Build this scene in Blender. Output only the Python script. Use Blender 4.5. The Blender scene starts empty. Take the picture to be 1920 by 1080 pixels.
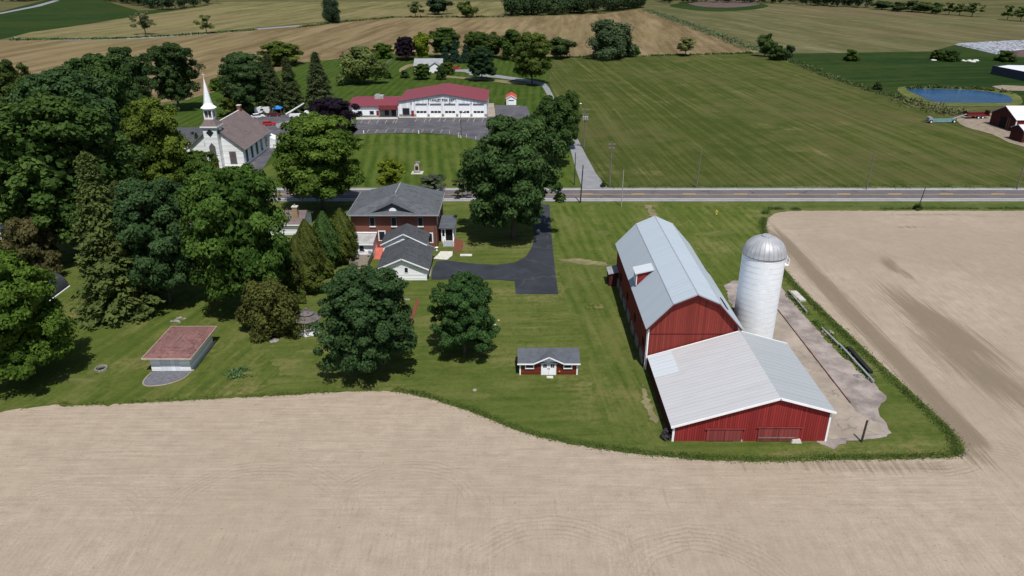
import bpy, bmesh, math, random
import numpy as np
from mathutils import Vector
from mathutils.geometry import tessellate_polygon
random.seed(7)
R = math.radians
S = bpy.context.scene
col = S.collection

# ------------------------------------------------------------------ camera, sky, sun, exposure
CH, FPX, TH = 51.0, 1370.0, R(24.3)
cam = bpy.data.objects.new('camera', bpy.data.cameras.new('camera'))
col.objects.link(cam); S.camera = cam
cam.location = (0, 0, CH); cam.rotation_euler = (R(90) - TH, 0, 0)
cam.data.sensor_width = 36; cam.data.lens = FPX / 1920 * 36
cam.data.clip_start = 1; cam.data.clip_end = 20000
SUN = Vector((.12, -.49, 1)).normalized()
w = bpy.data.worlds.new('World'); S.world = w; w.use_nodes = True
nt = w.node_tree; bg = nt.nodes['Background']
sky = nt.nodes.new('ShaderNodeTexSky'); sky.sky_type = 'NISHITA'; sky.sun_disc = False
sky.sun_elevation = math.asin(SUN.z); sky.sun_rotation = math.atan2(SUN.x, SUN.y)
nt.links.new(sky.outputs[0], bg.inputs[0]); bg.inputs[1].default_value = .095
sl = bpy.data.lights.new('sun', 'SUN'); sl.energy = 4.7; sl.angle = R(.53); sl.color = (1, .98, .95)
so = bpy.data.objects.new('sun', sl); col.objects.link(so); so.location = (0, 0, 200)
so.rotation_euler = (-SUN).to_track_quat('-Z', 'Y').to_euler()
S.view_settings.view_transform = 'Standard'; S.view_settings.look = 'None'
S.view_settings.exposure = 0.0; S.view_settings.gamma = 1
S.cycles.max_bounces = 6; S.cycles.transparent_max_bounces = 4

# ------------------------------------------------------------------ surveying helpers (photo pixel -> ground point)
sn, cs = math.sin(TH), math.cos(TH)
def at(x, y, z=0.0):
    u = (x - 960) / FPX; v = (y - 540) / FPX; t = (CH - z) / (sn + v * cs)
    return Vector((u * t, t * (cs - v * sn), z))
def hgt(P, yt):
    v = (yt - 540) / FPX; return CH + P[1] * (sn + v * cs) / (v * sn - cs)
def depth(P): return P[1] * cs - (P[2] - CH) * sn

# ------------------------------------------------------------------ object helpers
def tag(o, label=None, cat=None, group=None, kind=None):
    if label: o['label'] = label
    if cat: o['category'] = cat
    if group: o['group'] = group
    if kind: o['kind'] = kind
    return o
def thing(name, loc, label, cat, group=None, rz=0):
    o = bpy.data.objects.new(name, None); col.objects.link(o); o.empty_display_size = .3
    o.location = loc; o.rotation_euler = (0, 0, rz)
    return tag(o, label, cat, group)
def link_mesh(name, me, parent=None, loc=(0, 0, 0)):
    o = bpy.data.objects.new(name, me); col.objects.link(o); o.location = loc
    if parent: o.parent = parent
    return o
class MB:
    def __init__(s): s.v = []; s.f = []
    def poly(s, pts):
        n = len(s.v); s.v += [tuple(p) for p in pts]; s.f.append(tuple(range(n, n + len(pts)))); return s
    def hexa(s, b, t):
        n = len(s.v); k = len(b); s.v += [tuple(p) for p in b] + [tuple(p) for p in t]
        s.f.append(tuple(n + i for i in range(k))[::-1]); s.f.append(tuple(n + k + i for i in range(k)))
        for i in range(k):
            j = (i + 1) % k; s.f.append((n + i, n + j, n + k + j, n + k + i))
        return s
    def box(s, x0, x1, y0, y1, z0, z1):
        return s.hexa([(x0, y0, z0), (x1, y0, z0), (x1, y1, z0), (x0, y1, z0)], [(x0, y0, z1), (x1, y0, z1), (x1, y1, z1), (x0, y1, z1)])
    def prism(s, prof, ax, lo, hi):
        if ax == 'y': a = [(p, lo, q) for p, q in prof]; b = [(p, hi, q) for p, q in prof]
        elif ax == 'x': a = [(lo, p, q) for p, q in prof]; b = [(hi, p, q) for p, q in prof]
        else: a = [(p, q, lo) for p, q in prof]; b = [(p, q, hi) for p, q in prof]
        return s.hexa(a, b)
    def slab(s, pts, t):
        p = [Vector(q) for q in pts]; n = (p[1] - p[0]).cross(p[-1] - p[0]).normalized()
        if n.z < 0: n = -n
        return s.hexa([q - n * t for q in p], p)
    def tube(s, p, q, r0, r1, n=8):
        p = Vector(p); q = Vector(q); d = (q - p).normalized()
        a = d.orthogonal().normalized(); b = d.cross(a)
        A = [p + (a * math.cos(i * 2 * math.pi / n) + b * math.sin(i * 2 * math.pi / n)) * r0 for i in range(n)]
        B = [q + (a * math.cos(i * 2 * math.pi / n) + b * math.sin(i * 2 * math.pi / n)) * r1 for i in range(n)]
        return s.hexa(A, B)
    def lathe(s, prof, n, cx=0, cy=0, ph=0):
        b = len(s.v)
        for r, z in prof:
            for i in range(n):
                a = ph + i * 2 * math.pi / n; s.v.append((cx + r * math.cos(a), cy + r * math.sin(a), z))
        for k in range(len(prof) - 1):
            for i in range(n):
                j = (i + 1) % n; s.f.append((b + k * n + i, b + k * n + j, b + (k + 1) * n + j, b + (k + 1) * n + i))
        s.f.append(tuple(b + i for i in range(n))[::-1]); e = b + (len(prof) - 1) * n
        s.f.append(tuple(e + i for i in range(n))); return s
    def mesh(s, name, mat, smooth=False):
        me = bpy.data.meshes.new(name); me.from_pydata(s.v, [], s.f)
        bm = bmesh.new(); bm.from_mesh(me); bmesh.ops.recalc_face_normals(bm, faces=bm.faces); bm.to_mesh(me); bm.free()
        if mat: me.materials.append(mat)
        if smooth: me.shade_smooth()
        return me
    def build(s, name, mat, parent=None, loc=(0, 0, 0), smooth=False):
        return link_mesh(name, s.mesh(name, mat, smooth), parent, loc)

# ------------------------------------------------------------------ materials
class G:
    def __init__(s, name):
        s.m = bpy.data.materials.new(name); s.m.use_nodes = True; s.t = s.m.node_tree
        s.b = s.t.nodes['Principled BSDF']; s.b.inputs['Specular IOR Level'].default_value = .12
        tc = s.t.nodes.new('ShaderNodeTexCoord'); s.P = tc.outputs['Object']
    def n(s, typ, **k):
        nd = s.t.nodes.new(typ)
        for a, v in k.items(): setattr(nd, a, v)
        return nd
    def set(s, sock, v):
        if hasattr(v, 'is_linked'): s.t.links.new(v, sock)
        else: sock.default_value = v
    def math(s, op, a, b=0.0, c=None, clamp=False):
        nd = s.n('ShaderNodeMath', operation=op, use_clamp=clamp); s.set(nd.inputs[0], a); s.set(nd.inputs[1], b)
        if c is not None: s.set(nd.inputs[2], c)
        return nd.outputs[0]
    def mix(s, f, a, b, mode='MIX'):
        nd = s.n('ShaderNodeMix', data_type='RGBA', blend_type=mode)
        s.set(nd.inputs[0], f)
        for i, v in ((6, a), (7, b)):
            s.set(nd.inputs[i], v if hasattr(v, 'is_linked') or len(v) == 4 else (*v, 1))
        return nd.outputs[2]
    def noise(s, scale, detail=4, rough=.6, vec=None, dist=0.0):
        nd = s.n('ShaderNodeTexNoise'); nd.inputs['Scale'].default_value = scale; nd.inputs['Detail'].default_value = detail
        nd.inputs['Roughness'].default_value = rough; nd.inputs['Distortion'].default_value = dist
        s.t.links.new(vec or s.P, nd.inputs['Vector']); return nd.outputs['Fac']
    def mapv(s, scale=(1, 1, 1), rot=(0, 0, 0), loc=(0, 0, 0)):
        nd = s.n('ShaderNodeMapping'); nd.inputs['Scale'].default_value = scale; nd.inputs['Rotation'].default_value = rot
        nd.inputs['Location'].default_value = loc
        s.t.links.new(s.P, nd.inputs['Vector']); return nd.outputs[0]
    def along(s, ang, sx, sy):
        a = s.mapv((1, 1, 1), (0, 0, -ang)); nd = s.n('ShaderNodeMapping'); nd.inputs['Scale'].default_value = (sx, sy, 1)
        s.t.links.new(a, nd.inputs['Vector']); return nd.outputs[0]
    def xyz(s, vec=None):
        nd = s.n('ShaderNodeSeparateXYZ'); s.t.links.new(vec or s.P, nd.inputs[0]); return nd.outputs
    def ramp(s, f, lo, hi):
        nd = s.n('ShaderNodeMapRange', interpolation_type='SMOOTHSTEP'); s.set(nd.inputs[0], f)
        nd.inputs[1].default_value = lo; nd.inputs[2].default_value = hi; return nd.outputs[0]
    def bump(s, h, strength=.4, dist=.1):
        nd = s.n('ShaderNodeBump'); nd.inputs['Strength'].default_value = strength; nd.inputs['Distance'].default_value = dist
        s.set(nd.inputs['Height'], h); s.t.links.new(nd.outputs[0], s.b.inputs['Normal'])
    def done(s, c, rough=.8, metal=0.0):
        s.set(s.b.inputs['Base Color'], c if hasattr(c, 'is_linked') else (*c, 1))
        s.set(s.b.inputs['Roughness'], rough); s.b.inputs['Metallic'].default_value = metal; return s.m
def sc(c, k): return tuple(min(1, a * k) for a in c)
def plain(name, c, rough=.7, var=.18, scale=1.5, metal=0.0, bump=.1):
    g = G(name); f = g.noise(scale, 6, .65); f2 = g.noise(scale * 9, 3, .6)
    x = g.mix(g.ramp(f, .3, .7), sc(c, 1 - var), sc(c, 1 + var)); x = g.mix(g.math('MULTIPLY', f2, var * 1.4), x, sc(c, .75))
    if bump: g.bump(f2, bump, .05)
    return g.done(x, rough, metal)
def cracked(name, c, scale, var, crack=(.012, .012, .013), patch=1.35):
    g = G(name); f = g.noise(.22, 6, .65); f2 = g.noise(6, 3, .6)
    x = g.mix(g.ramp(f, .3, .7), sc(c, 1 - var), sc(c, 1 + var)); v = g.n('ShaderNodeTexVoronoi', feature='DISTANCE_TO_EDGE'); v.inputs['Scale'].default_value = scale
    wv = g.n('ShaderNodeVectorMath', operation='ADD'); nz = g.n('ShaderNodeTexNoise'); nz.inputs['Scale'].default_value = .5; g.t.links.new(g.P, nz.inputs['Vector']); g.t.links.new(g.P, wv.inputs[0])
    sv = g.n('ShaderNodeVectorMath', operation='SCALE'); g.t.links.new(nz.outputs['Color'], sv.inputs[0]); sv.inputs['Scale'].default_value = 3.0; g.t.links.new(sv.outputs[0], wv.inputs[1]); g.t.links.new(wv.outputs[0], v.inputs['Vector'])
    ln = g.math('SUBTRACT', 1.0, g.ramp(v.outputs['Distance'], 0, .035)); ln = g.math('MULTIPLY', ln, g.ramp(g.noise(.12, 3), .4, .6))
    x = g.mix(g.math('MULTIPLY', ln, .7), x, crack); x = g.mix(g.math('MULTIPLY', g.ramp(g.noise(.09, 4, .7), .55, .62), .5), x, sc(c, patch)); x = g.mix(g.math('MULTIPLY', f2, .25), x, sc(c, .7))
    g.bump(f2, .1, .03); return g.done(x, .85)
def boards(name, c, axis, pitch, rough=.75, wear=.35, gap=.12, dirt=(.1, .08, .07), bump=.5):
    """planks or panels; axis = the coordinates summed across the boards"""
    g = G(name); o = g.xyz(); k = None
    for a in axis: k = o['XYZ'.index(a)] if k is None else g.math('ADD', k, o['XYZ'.index(a)])
    q = g.math('DIVIDE', k, pitch); fr = g.math('FRACT', q); idn = g.n('ShaderNodeTexWhiteNoise', noise_dimensions='1D')
    g.t.links.new(g.math('FLOOR', q), idn.inputs['W']); rv = idn.outputs['Value']
    line = g.math('SUBTRACT', 1.0, g.math('MULTIPLY', g.ramp(fr, 0, gap), g.ramp(g.math('SUBTRACT', 1.0, fr), 0, gap)))
    streak = g.noise(1.0, 5, .65, g.mapv((4, 4, .35) if 'Z' not in axis else (.3, .3, 4)))
    x = g.mix(rv, sc(c, .8), sc(c, 1.15)); x = g.mix(g.math('MULTIPLY', g.ramp(streak, .45, .75), wear), x, dirt)
    x = g.mix(g.math('MULTIPLY', line, .55), x, sc(c, .35)); g.bump(g.math('SUBTRACT', 1.0, line), bump, .03)
    return g.done(x, rough)
def metal_roof(name, c, axis='Y', pitch=.9, rust=.12, rough=.45, lap=None):
    g = G(name); o = g.xyz(); fr = g.math('FRACT', g.math('DIVIDE', o['XYZ'.index(axis)], pitch))
    rib = g.math('SUBTRACT', 1.0, g.ramp(g.math('ABSOLUTE', g.math('SUBTRACT', fr, .5)), 0.03, .14))
    sheet = g.n('ShaderNodeTexWhiteNoise', noise_dimensions='1D'); g.t.links.new(g.math('FLOOR', g.math('DIVIDE', o['XYZ'.index(axis)], pitch)), sheet.inputs['W'])
    x = g.mix(sheet.outputs['Value'], sc(c, .975), sc(c, 1.02))
    st = g.noise(.5, 6, .65, g.mapv((.5, 2.5, .5) if axis == 'Y' else (2.5, .5, .5)))
    x = g.mix(g.math('MULTIPLY', g.ramp(st, .4, .75), .6), x, (.40, .39, .38)) if rust > .2 else g.mix(g.math('MULTIPLY', g.ramp(st, .45, .8), .2), x, sc(c, .85))
    sp = g.noise(3.0, 5, .7, g.mapv((.3, 2.0, .3)))
    x = g.mix(g.math('MULTIPLY', g.ramp(sp, .62, .8), rust), x, (.16, .13, .11))
    x = g.mix(g.math('MULTIPLY', rib, .18), x, sc(c, .6)); g.bump(rib, .5, .04)
    return g.done(x, rough)
def shingles(name, c, var=.3):
    g = G(name); o = g.xyz()
    row = g.math('FRACT', g.math('DIVIDE', o[2], .11)); ln = g.math('SUBTRACT', 1.0, g.ramp(row, 0, .3))
    v = g.n('ShaderNodeTexVoronoi'); v.inputs['Scale'].default_value = 2.6; g.t.links.new(g.P, v.inputs['Vector'])
    vx = g.xyz(v.outputs['Color'])[0]
    x = g.mix(vx, sc(c, 1 - var), sc(c, 1 + var)); x = g.mix(g.ramp(g.noise(.5, 5), .35, .7), x, sc(c, 1.2))
    x = g.mix(g.math('MULTIPLY', ln, .35), x, sc(c, .5)); g.bump(row, .3, .03); return g.done(x, .9)
def grass(name, c1, c2, dry, ang=0.0, period=2.2, stripe=.5, dryamt=.5, patch=.07):
    """mown or rough grass: two greens, mowing stripes running along ang (radians from +X), dry patches"""
    g = G(name)
    big = g.noise(patch, 6, .62); mid = g.noise(.3, 6, .68); clump = g.noise(1.3, 5, .7); fine = g.noise(5.0, 4, .8)
    o = g.xyz(g.along(ang, 1, 1))
    wob = g.math('MULTIPLY', g.noise(.04, 2), 1.6)
    sw = g.math('SINE', g.math('MULTIPLY', g.math('ADD', o[1], wob), 2 * math.pi / period))
    fade = g.ramp(g.noise(.05, 3), .35, .6)
    lon = g.noise(1.0, 5, .65, g.along(ang, .07, 1.1))
    a = g.math('MULTIPLY', g.math('MULTIPLY', sw, fade), stripe * .16)
    a = g.math('ADD', a, g.math('ADD', g.math('MULTIPLY', lon, .38), g.math('MULTIPLY', mid, .42)))
    a = g.math('ADD', a, g.math('ADD', g.math('MULTIPLY', clump, .3), g.math('MULTIPLY', fine, .22)))
    x = g.mix(g.ramp(a, .42, .9), c1, c2)
    x = g.mix(g.math('MULTIPLY', g.ramp(g.math('ADD', g.math('MULTIPLY', g.noise(patch * 1.7, 5, .7, g.along(ang, .5, 1.3)), .8), g.math('MULTIPLY', clump, .25)), .5, .68), .5), x, g.mix(.5, c2, dry))
    d = g.ramp(g.math('ADD', g.math('ADD', g.math('MULTIPLY', big, .6), g.math('MULTIPLY', lon, .25)), g.math('MULTIPLY', clump, .25)), .55, .75)
    d = g.math('MULTIPLY', g.math('MULTIPLY', d, dryamt), g.math('MULTIPLY_ADD', fine, 1.1, .35), clamp=True)
    x = g.mix(d, x, dry); x = g.mix(g.math('MULTIPLY', g.ramp(clump, .56, .75), .45), x, sc(c1, .6)); x = g.mix(g.math('MULTIPLY', g.ramp(fine, .58, .8), .4), x, sc(c1, .5))
    g.b.inputs['Specular IOR Level'].default_value = .02; g.bump(g.math('ADD', fine, clump), .8, .15); return g.done(x, .95)
def crop(name, c1, c2, ang, period, amp=.6, c3=None, patch=.012, c4=None):
    """field with drill rows / swaths along ang"""
    g = G(name); warp = g.math('MULTIPLY', g.noise(.005, 2), 10.0); o = g.xyz(g.along(ang, 1, 1)); cb = g.n('ShaderNodeCombineXYZ')
    g.set(cb.inputs[0], g.math('MULTIPLY', o[0], .0035)); g.set(cb.inputs[1], g.math('DIVIDE', g.math('ADD', o[1], warp), period))
    lon = g.noise(1.6, 6, .7, cb.outputs[0]); cb2 = g.n('ShaderNodeCombineXYZ')
    g.set(cb2.inputs[0], g.math('MULTIPLY', o[0], .012)); g.set(cb2.inputs[1], g.math('MULTIPLY', g.math('ADD', o[1], warp), 4.0 / period)); thin = g.noise(1.0, 4, .7, cb2.outputs[0])
    big = g.noise(patch, 6, .65); mid = g.noise(.12, 6, .7); fine = g.noise(1.2, 5, .8)
    a = g.math('ADD', g.math('MULTIPLY', lon, .75 * amp), g.math('ADD', g.math('MULTIPLY', thin, .5 * amp), g.math('MULTIPLY', fine, .2)))
    a = g.math('ADD', a, g.math('ADD', g.math('MULTIPLY', big, .3), g.math('MULTIPLY', mid, .3)))
    x = g.mix(g.ramp(a, .86 * (.5 + .5 * amp), 1.2 * (.5 + .5 * amp)), sc(c1, .88), sc(c2, 1.05))
    x = g.mix(g.math('MULTIPLY', g.ramp(thin, .55, .7), .4 * amp), x, sc(c2, 1.15))
    if c3:
        k = g.math('ADD', g.math('MULTIPLY', big, .7), g.math('MULTIPLY', mid, .4))
        x = g.mix(g.math('MULTIPLY', g.ramp(k, .52, .68), .85), x, g.mix(g.ramp(a, .75, 1.3), sc(c3, .72), sc(c3, 1.25)))
    if c4: x = g.mix(g.math('MULTIPLY', g.ramp(g.math('ADD', g.math('MULTIPLY', g.noise(.03, 6, .7), .7), g.math('MULTIPLY', thin, .4)), .6, .74), .7), x, c4)
    x = g.mix(g.math('MULTIPLY', g.ramp(g.noise(.45, 3, .9), .66, .76), .5), x, sc(c1, .55))
    g.b.inputs['Specular IOR Level'].default_value = .02; g.bump(fine, .6, .25); return g.done(x, .95)

def soil_mat():
    g = G('tilled_soil'); o = g.xyz()
    dark, light = (.2, .157, .115), (.425, .345, .262)
    base = g.noise(.06, 5, .6); mid = g.noise(.5, 5, .7); fine = g.noise(5.0, 5, .8); clod = g.noise(2.2, 3, .9)
    rx = g.noise(1.0, 5, .75, g.mapv((.16, 2.6, 1))); ry = g.noise(1.0, 5, .75, g.mapv((2.6, .2, 1)))
    side = g.math('MAXIMUM', g.ramp(o[0], 46, 56), g.math('MULTIPLY', g.ramp(g.math('SUBTRACT', 62.0, o[1]), 0, 10), .75))
    side = g.math('MULTIPLY', side, g.math('SUBTRACT', 1.0, g.math('MULTIPLY', g.ramp(o[1], 128, 142), 1.0)))
    rows = g.n('ShaderNodeMix', data_type='FLOAT'); g.set(rows.inputs[0], side); g.set(rows.inputs[2], rx); g.set(rows.inputs[3], ry); rows = rows.outputs[0]
    # turning arcs of the tractor: rings of tyre tracks pressed into the soil
    tr = None; wv = g.math('MULTIPLY_ADD', g.noise(.12, 3), 2.2, -1.1)
    arcs = [((-26, 55.5), 9.5, (.1, 1), 1.7, .8), ((-11, 57), 8, (.2, 1), 1.6, .9), ((3.5, 47.5), 8.6, (.3, 1), 1.9, 1.),
            ((17.5, 47.0), 7.4, (.1, 1), 2.2, 1.), ((46.5, 71.5), 6.5, (1, -.6), 2.0, 1.0), ((52, 60), 9, (.6, .9), 2.4, .8), ((60, 118), 17, (-1, .8), 2.4, .8),
            ((-45, 52), 10, (.4, 1), 1.6, .7)]
    for (cx, cy), rad, (dx, dy), wd, st in arcs:
        X = g.math('SUBTRACT', o[0], cx); Y = g.math('SUBTRACT', o[1], cy)
        d0 = g.math('SQRT', g.math('ADD', g.math('MULTIPLY', X, X), g.math('MULTIPLY', Y, Y)))
        d = g.math('ADD', g.math('SUBTRACT', d0, rad), wv)
        band = g.math('SUBTRACT', 1.0, g.ramp(g.math('ABSOLUTE', d), wd * .75, wd))
        ring = g.ramp(g.math('SINE', g.math('MULTIPLY', d, 2 * math.pi / .58)), -.3, .9)
        k = math.hypot(dx, dy); fac = g.math('DIVIDE', g.math('ADD', g.math('MULTIPLY', X, dx / k), g.math('MULTIPLY', Y, dy / k)), g.math('MAXIMUM', d0, .5))
        ang = g.math('ARCTAN2', Y, X); chev = g.math('MULTIPLY_ADD', g.math('SINE', g.math('MULTIPLY_ADD', ang, rad * 11.0, g.math('MULTIPLY', d, 5.0))), .14, .86)
        t = g.math('MULTIPLY', g.math('MULTIPLY', band, ring), g.math('MULTIPLY', g.ramp(fac, -.1, .45), chev)); t = g.math('MULTIPLY', t, st)
        tr = t if tr is None else g.math('MAXIMUM', tr, t)
    brk = g.ramp(g.noise(.2, 5, .7), .3, .6); tr = g.math('MULTIPLY', tr, brk)
    a = g.math('ADD', g.math('MULTIPLY', rows, .45), g.math('ADD', g.math('MULTIPLY', fine, .4), g.math('MULTIPLY', mid, .3)))
    x = g.mix(g.ramp(a, .36, .76), sc(dark, 1.25), light)
    x = g.mix(g.math('MULTIPLY', g.ramp(base, .42, .62), .4), x, (.31, .245, .18)); x = g.mix(g.math('MULTIPLY', g.math('MULTIPLY', g.ramp(o[0], 50, 62), g.ramp(g.noise(.035, 4, .7), .35, .6)), .45), x, (.25, .2, .15))
    at_ = g.n('ShaderNodeAttribute', attribute_name='moist'); sk = g.noise(1.0, 5, .7, g.mapv((1.9, .06, 1))); mo = g.math('MULTIPLY', g.ramp(g.math('ADD', at_.outputs['Fac'], g.math('MULTIPLY_ADD', sk, 1.5, -.72)), .2, .7), .85)
    x = g.mix(mo, x, g.mix(sk, (.13, .1, .068), (.22, .172, .122)))
    x = g.mix(g.math('MULTIPLY', tr, .21), x, sc(dark, 1.05))
    dash = g.ramp(g.noise(1.0, 3, .6, g.along(R(80), .8, 4.5)), .63, .7); dash = g.math('MULTIPLY', dash, g.ramp(g.noise(.1, 3), .45, .62)); x = g.mix(g.math('MULTIPLY', dash, .5), x, sc(dark, .9))
    pale = g.ramp(g.noise(3.2, 4, .85), .6, .72); x = g.mix(g.math('MULTIPLY', pale, .45), x, sc(light, 1.2)); x = g.mix(g.math('MULTIPLY', g.ramp(clod, .6, .7), .7), x, sc(dark, .75))
    h = g.math('SUBTRACT', g.math('ADD', fine, g.math('MULTIPLY', rows, .8)), g.math('MULTIPLY', tr, .5))
    g.b.inputs['Specular IOR Level'].default_value = .02; g.bump(h, .6, .12); return g.done(x, .95)

M = {}
M['lawn'] = grass('lawn_grass', (.045, .072, .0125), (.112, .132, .032), (.21, .175, .075), R(4), 1.9, .25, .9)
M['lawn_left'] = grass('left_lawn', (.042, .07, .0115), (.104, .126, .028), (.23, .185, .08), R(76), 2.4, .35, 1.0, .09)
M['lawn_side'] = grass('side_lawn', (.045, .072, .0125), (.11, .13, .032), (.2, .165, .065), R(96), 2.2, .4, .9)
M['lawn_stripe'] = grass('striped_lawn', (.037, .066, .0095), (.082, .113, .021), (.17, .15, .055), R(97), 3.1, 1.1, .2)
M['lawn_barn'] = grass('barn_lawn', (.042, .073, .011), (.11, .132, .029), (.22, .185, .08), R(95), 2.0, .6, .9)
M['lawn_far'] = grass('far_lawn', (0.0252, 0.054, 0.0077), (0.0558, 0.0855, 0.0149), (0.117, 0.117, 0.0405), R(88), 3.3, .9, .3)
M['rough'] = grass('rough_grass', (.06, .08, .018), (.13, .14, .042), (.24, .2, .1), R(30), 3, .3, .7)
M['verge'] = grass('road_verge', (.045, .07, .015), (.105, .125, .038), (.22, .19, .1), R(0), 3, .3, .6)
M['hay'] = crop('hay_field', (0.0492, 0.0656, 0.014), (0.105, 0.1082, 0.0328), R(94), 6, .65, (0.1025, 0.0984, 0.036), .012, (0.164, 0.1394, 0.06))
M['stubble'] = crop('stubble_field', (0.1312, 0.0918, 0.045), (0.2173, 0.164, 0.0885), R(85), 26, 1.0, (0.1394, 0.1132, 0.0495), .005)
M['wheat'] = crop('young_grain', (0.105, 0.0991, 0.0377), (0.1806, 0.1613, 0.0722), R(81), 26, 1.0, (0.168, 0.126, 0.0656), .005)
M['olive'] = crop('olive_field', (0.084, 0.0864, 0.0344), (0.14, 0.1264, 0.0608), R(100), 40, .8, (0.14, 0.1056, 0.0576), .004, (0.176, 0.16, 0.12))
M['dkgreen'] = crop('green_field', (0.0167, 0.0372, 0.0094), (0.036, 0.057, 0.0143), R(10), 14, .7, (0.0372, 0.0546, 0.013), .01)
M['base'] = crop('farmland', (0.08, 0.08, 0.032), (0.144, 0.124, 0.0576), R(20), 40, .7, (0.048, 0.068, 0.02), .002)
M['soil'] = soil_mat()
M['dirt'] = plain('bare_dirt', (.25, .2, .15), .95, .3, .6, bump=.4)
M['path'] = plain('worn_path', (.19, .165, .085), .95, .35, .5, bump=.4)
M['gravel'] = plain('gravel_road', (.225, .225, .23), .9, .12, .4)
M['asphalt'] = cracked('old_asphalt', (.092, .088, .096), .14, .25, (.2, .19, .18))
M['fresh'] = cracked('fresh_asphalt', (.034, .037, .044), .12, .2, (.07, .07, .068), 1.5)
M['road'] = cracked('highway_asphalt', (.125, .112, .113), .1, .14, (.05, .046, .046), .85)
M['shoulder'] = plain('road_shoulder', (.27, .26, .25), .9, .15, .3)
M['white_paint'] = plain('white_line_paint', (.62, .62, .6), .7, .1, 1)
M['yellow'] = plain('yellow_line_paint', (.6, .36, .07), .7, .12, 1)
M['tanline'] = plain('faded_line_paint', (.36, .31, .24), .8, .2, 1)
M['concrete'] = plain('concrete', (.44, .42, .38), .85, .15, .7)
M['yard'] = cracked('barnyard_concrete', (.3, .25, .2), .22, .22, (.09, .075, .06), .8)
M['yard_dirt'] = plain('barnyard_dirt', (.28, .235, .21), .95, .5, .3, bump=.5)
g = G('pond_water'); g.b.inputs['Specular IOR Level'].default_value = .035; g.bump(g.noise(1.5, 4, .7), .5, .2); M['water'] = g.done(g.mix(g.ramp(g.noise(.08, 4), .35, .65), (.006, .04, .105), (.01, .055, .135)), .2)  # blue of the reflected sky put into the base colour, gloss kept low
M['red_v'] = boards('red_barn_boards', (0.23, 0.0391, 0.0304), 'XY', .3, .8, .45, .13, (0.1035, 0.046, 0.0361))
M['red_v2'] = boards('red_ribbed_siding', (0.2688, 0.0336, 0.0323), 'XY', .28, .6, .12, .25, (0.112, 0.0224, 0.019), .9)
M['red_door'] = boards('red_door_boards', (.23, .05, .046), 'XY', .45, .8, .3, .1, (.1, .04, .035))
M['shed_red'] = boards('shed_clapboard', (.15, .032, .016), 'Z', .18, .75, .15, .15, (.08, .03, .02))
M['dark_red'] = plain('dark_red_siding', (.1, .018, .02), .7, .2, 1)
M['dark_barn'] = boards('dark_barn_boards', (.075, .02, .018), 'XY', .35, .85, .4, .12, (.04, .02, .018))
M['white_v'] = plain('white_trim', (.84, .84, .84), .6, .05, 1.5)
M['white_c'] = boards('white_clapboard', (.84, .84, .835), 'Z', .2, .65, .1, .1, (.5, .5, .47), .3)
M['white_m'] = boards('white_metal_siding', (.8, .815, .83), 'XY', .6, .6, .05, .05, (.5, .5, .5), .3)
M['roof_w'] = metal_roof('new_metal_roof', (.4, .45, .49), 'Y', .9, .02)
M['roof_g'] = metal_roof('old_galvanised_roof', (.46, .455, .46), 'Y', .65, .3, .6)
M['roof_s'] = metal_roof('grey_metal_roof', (.33, .345, .353), 'Y', .9, .04)
M['roof_p'] = metal_roof('white_metal_roof', (.5, .535, .56), 'Y', .8, .03)
M['roof_wx'] = metal_roof('white_barn_roof', (.62, .64, .66), 'X', .9, .1)
M['roof_r'] = metal_roof('red_metal_roof', (0.1976, 0.0441, 0.056), 'X', .6, .03, .5)
M['roof_ry'] = metal_roof('red_ribbed_roof', (0.2014, 0.0441, 0.0544), 'Y', .6, .03, .5)
M['roof_or'] = plain('bright_red_roof', (.5, .08, .06), .6, .1, 1)
M['sh_grey'] = shingles('grey_shingles', (.088, .094, .1))
M['sh_dark'] = shingles('dark_grey_shingles', (.062, .065, .07))
M['sh_slate'] = shingles('slate_shingles', (.085, .092, .105), .15)
M['sh_red'] = shingles('red_brown_shingles', (.17, .088, .08), .35)
M['sh_brown'] = shingles('brown_shingles', (.15, .115, .11), .2)
M['sh_light'] = shingles('light_grey_shingles', (.26, .265, .27), .2)
M['cedar'] = shingles('weathered_wood_shingles', (.12, .105, .1), .35)
M['flat_roof'] = plain('grey_flat_roof', (.36, .35, .33), .8, .25, .6)
g = G('red_brick'); bt = g.n('ShaderNodeTexBrick'); bt.inputs['Scale'].default_value = 3.4; g.t.links.new(g.mapv((1, 1, 1), (R(90), 0, 0)), bt.inputs['Vector'])
bt.inputs['Color1'].default_value = (.2, .07, .045, 1); bt.inputs['Color2'].default_value = (.14, .048, .035, 1); bt.inputs['Mortar'].default_value = (.2, .15, .12, 1)
M['brick'] = g.done(g.mix(g.math('MULTIPLY', g.noise(.6, 4), .6), bt.outputs['Color'], (.19, .062, .04)), .85)
M['tan_brick'] = plain('tan_brick', (.33, .23, .14), .85, .3, 4)
M['stone'] = plain('grey_stone', (.24, .22, .2), .9, .4, 1.2, bump=.6)
M['pale_stone'] = plain('pale_stone', (.55, .52, .46), .85, .2, 2)
M['glass'] = G('window_glass').done((.02, .025, .032), .12)
M['dark'] = plain('dark_interior', (.012, .011, .011), .9, .1)
M['black'] = plain('black_rubber', (.02, .02, .021), .8, .2)
M['wood'] = plain('weathered_wood', (.2, .165, .13), .9, .25, 2)
M['pole'] = plain('pole_wood', (.17, .145, .125), .9, .25, 2)
M['poledk'] = plain('dark_pole_wood', (.06, .05, .043), .9, .25, 2)
M['polelt'] = plain('pale_pole', (.33, .32, .29), .8, .15, 2)
M['galv'] = plain('galvanised_metal', (.42, .43, .44), .45, .15, 2, .4)
M['grey_paint'] = plain('grey_paint', (.3, .31, .33), .6, .1)
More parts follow.
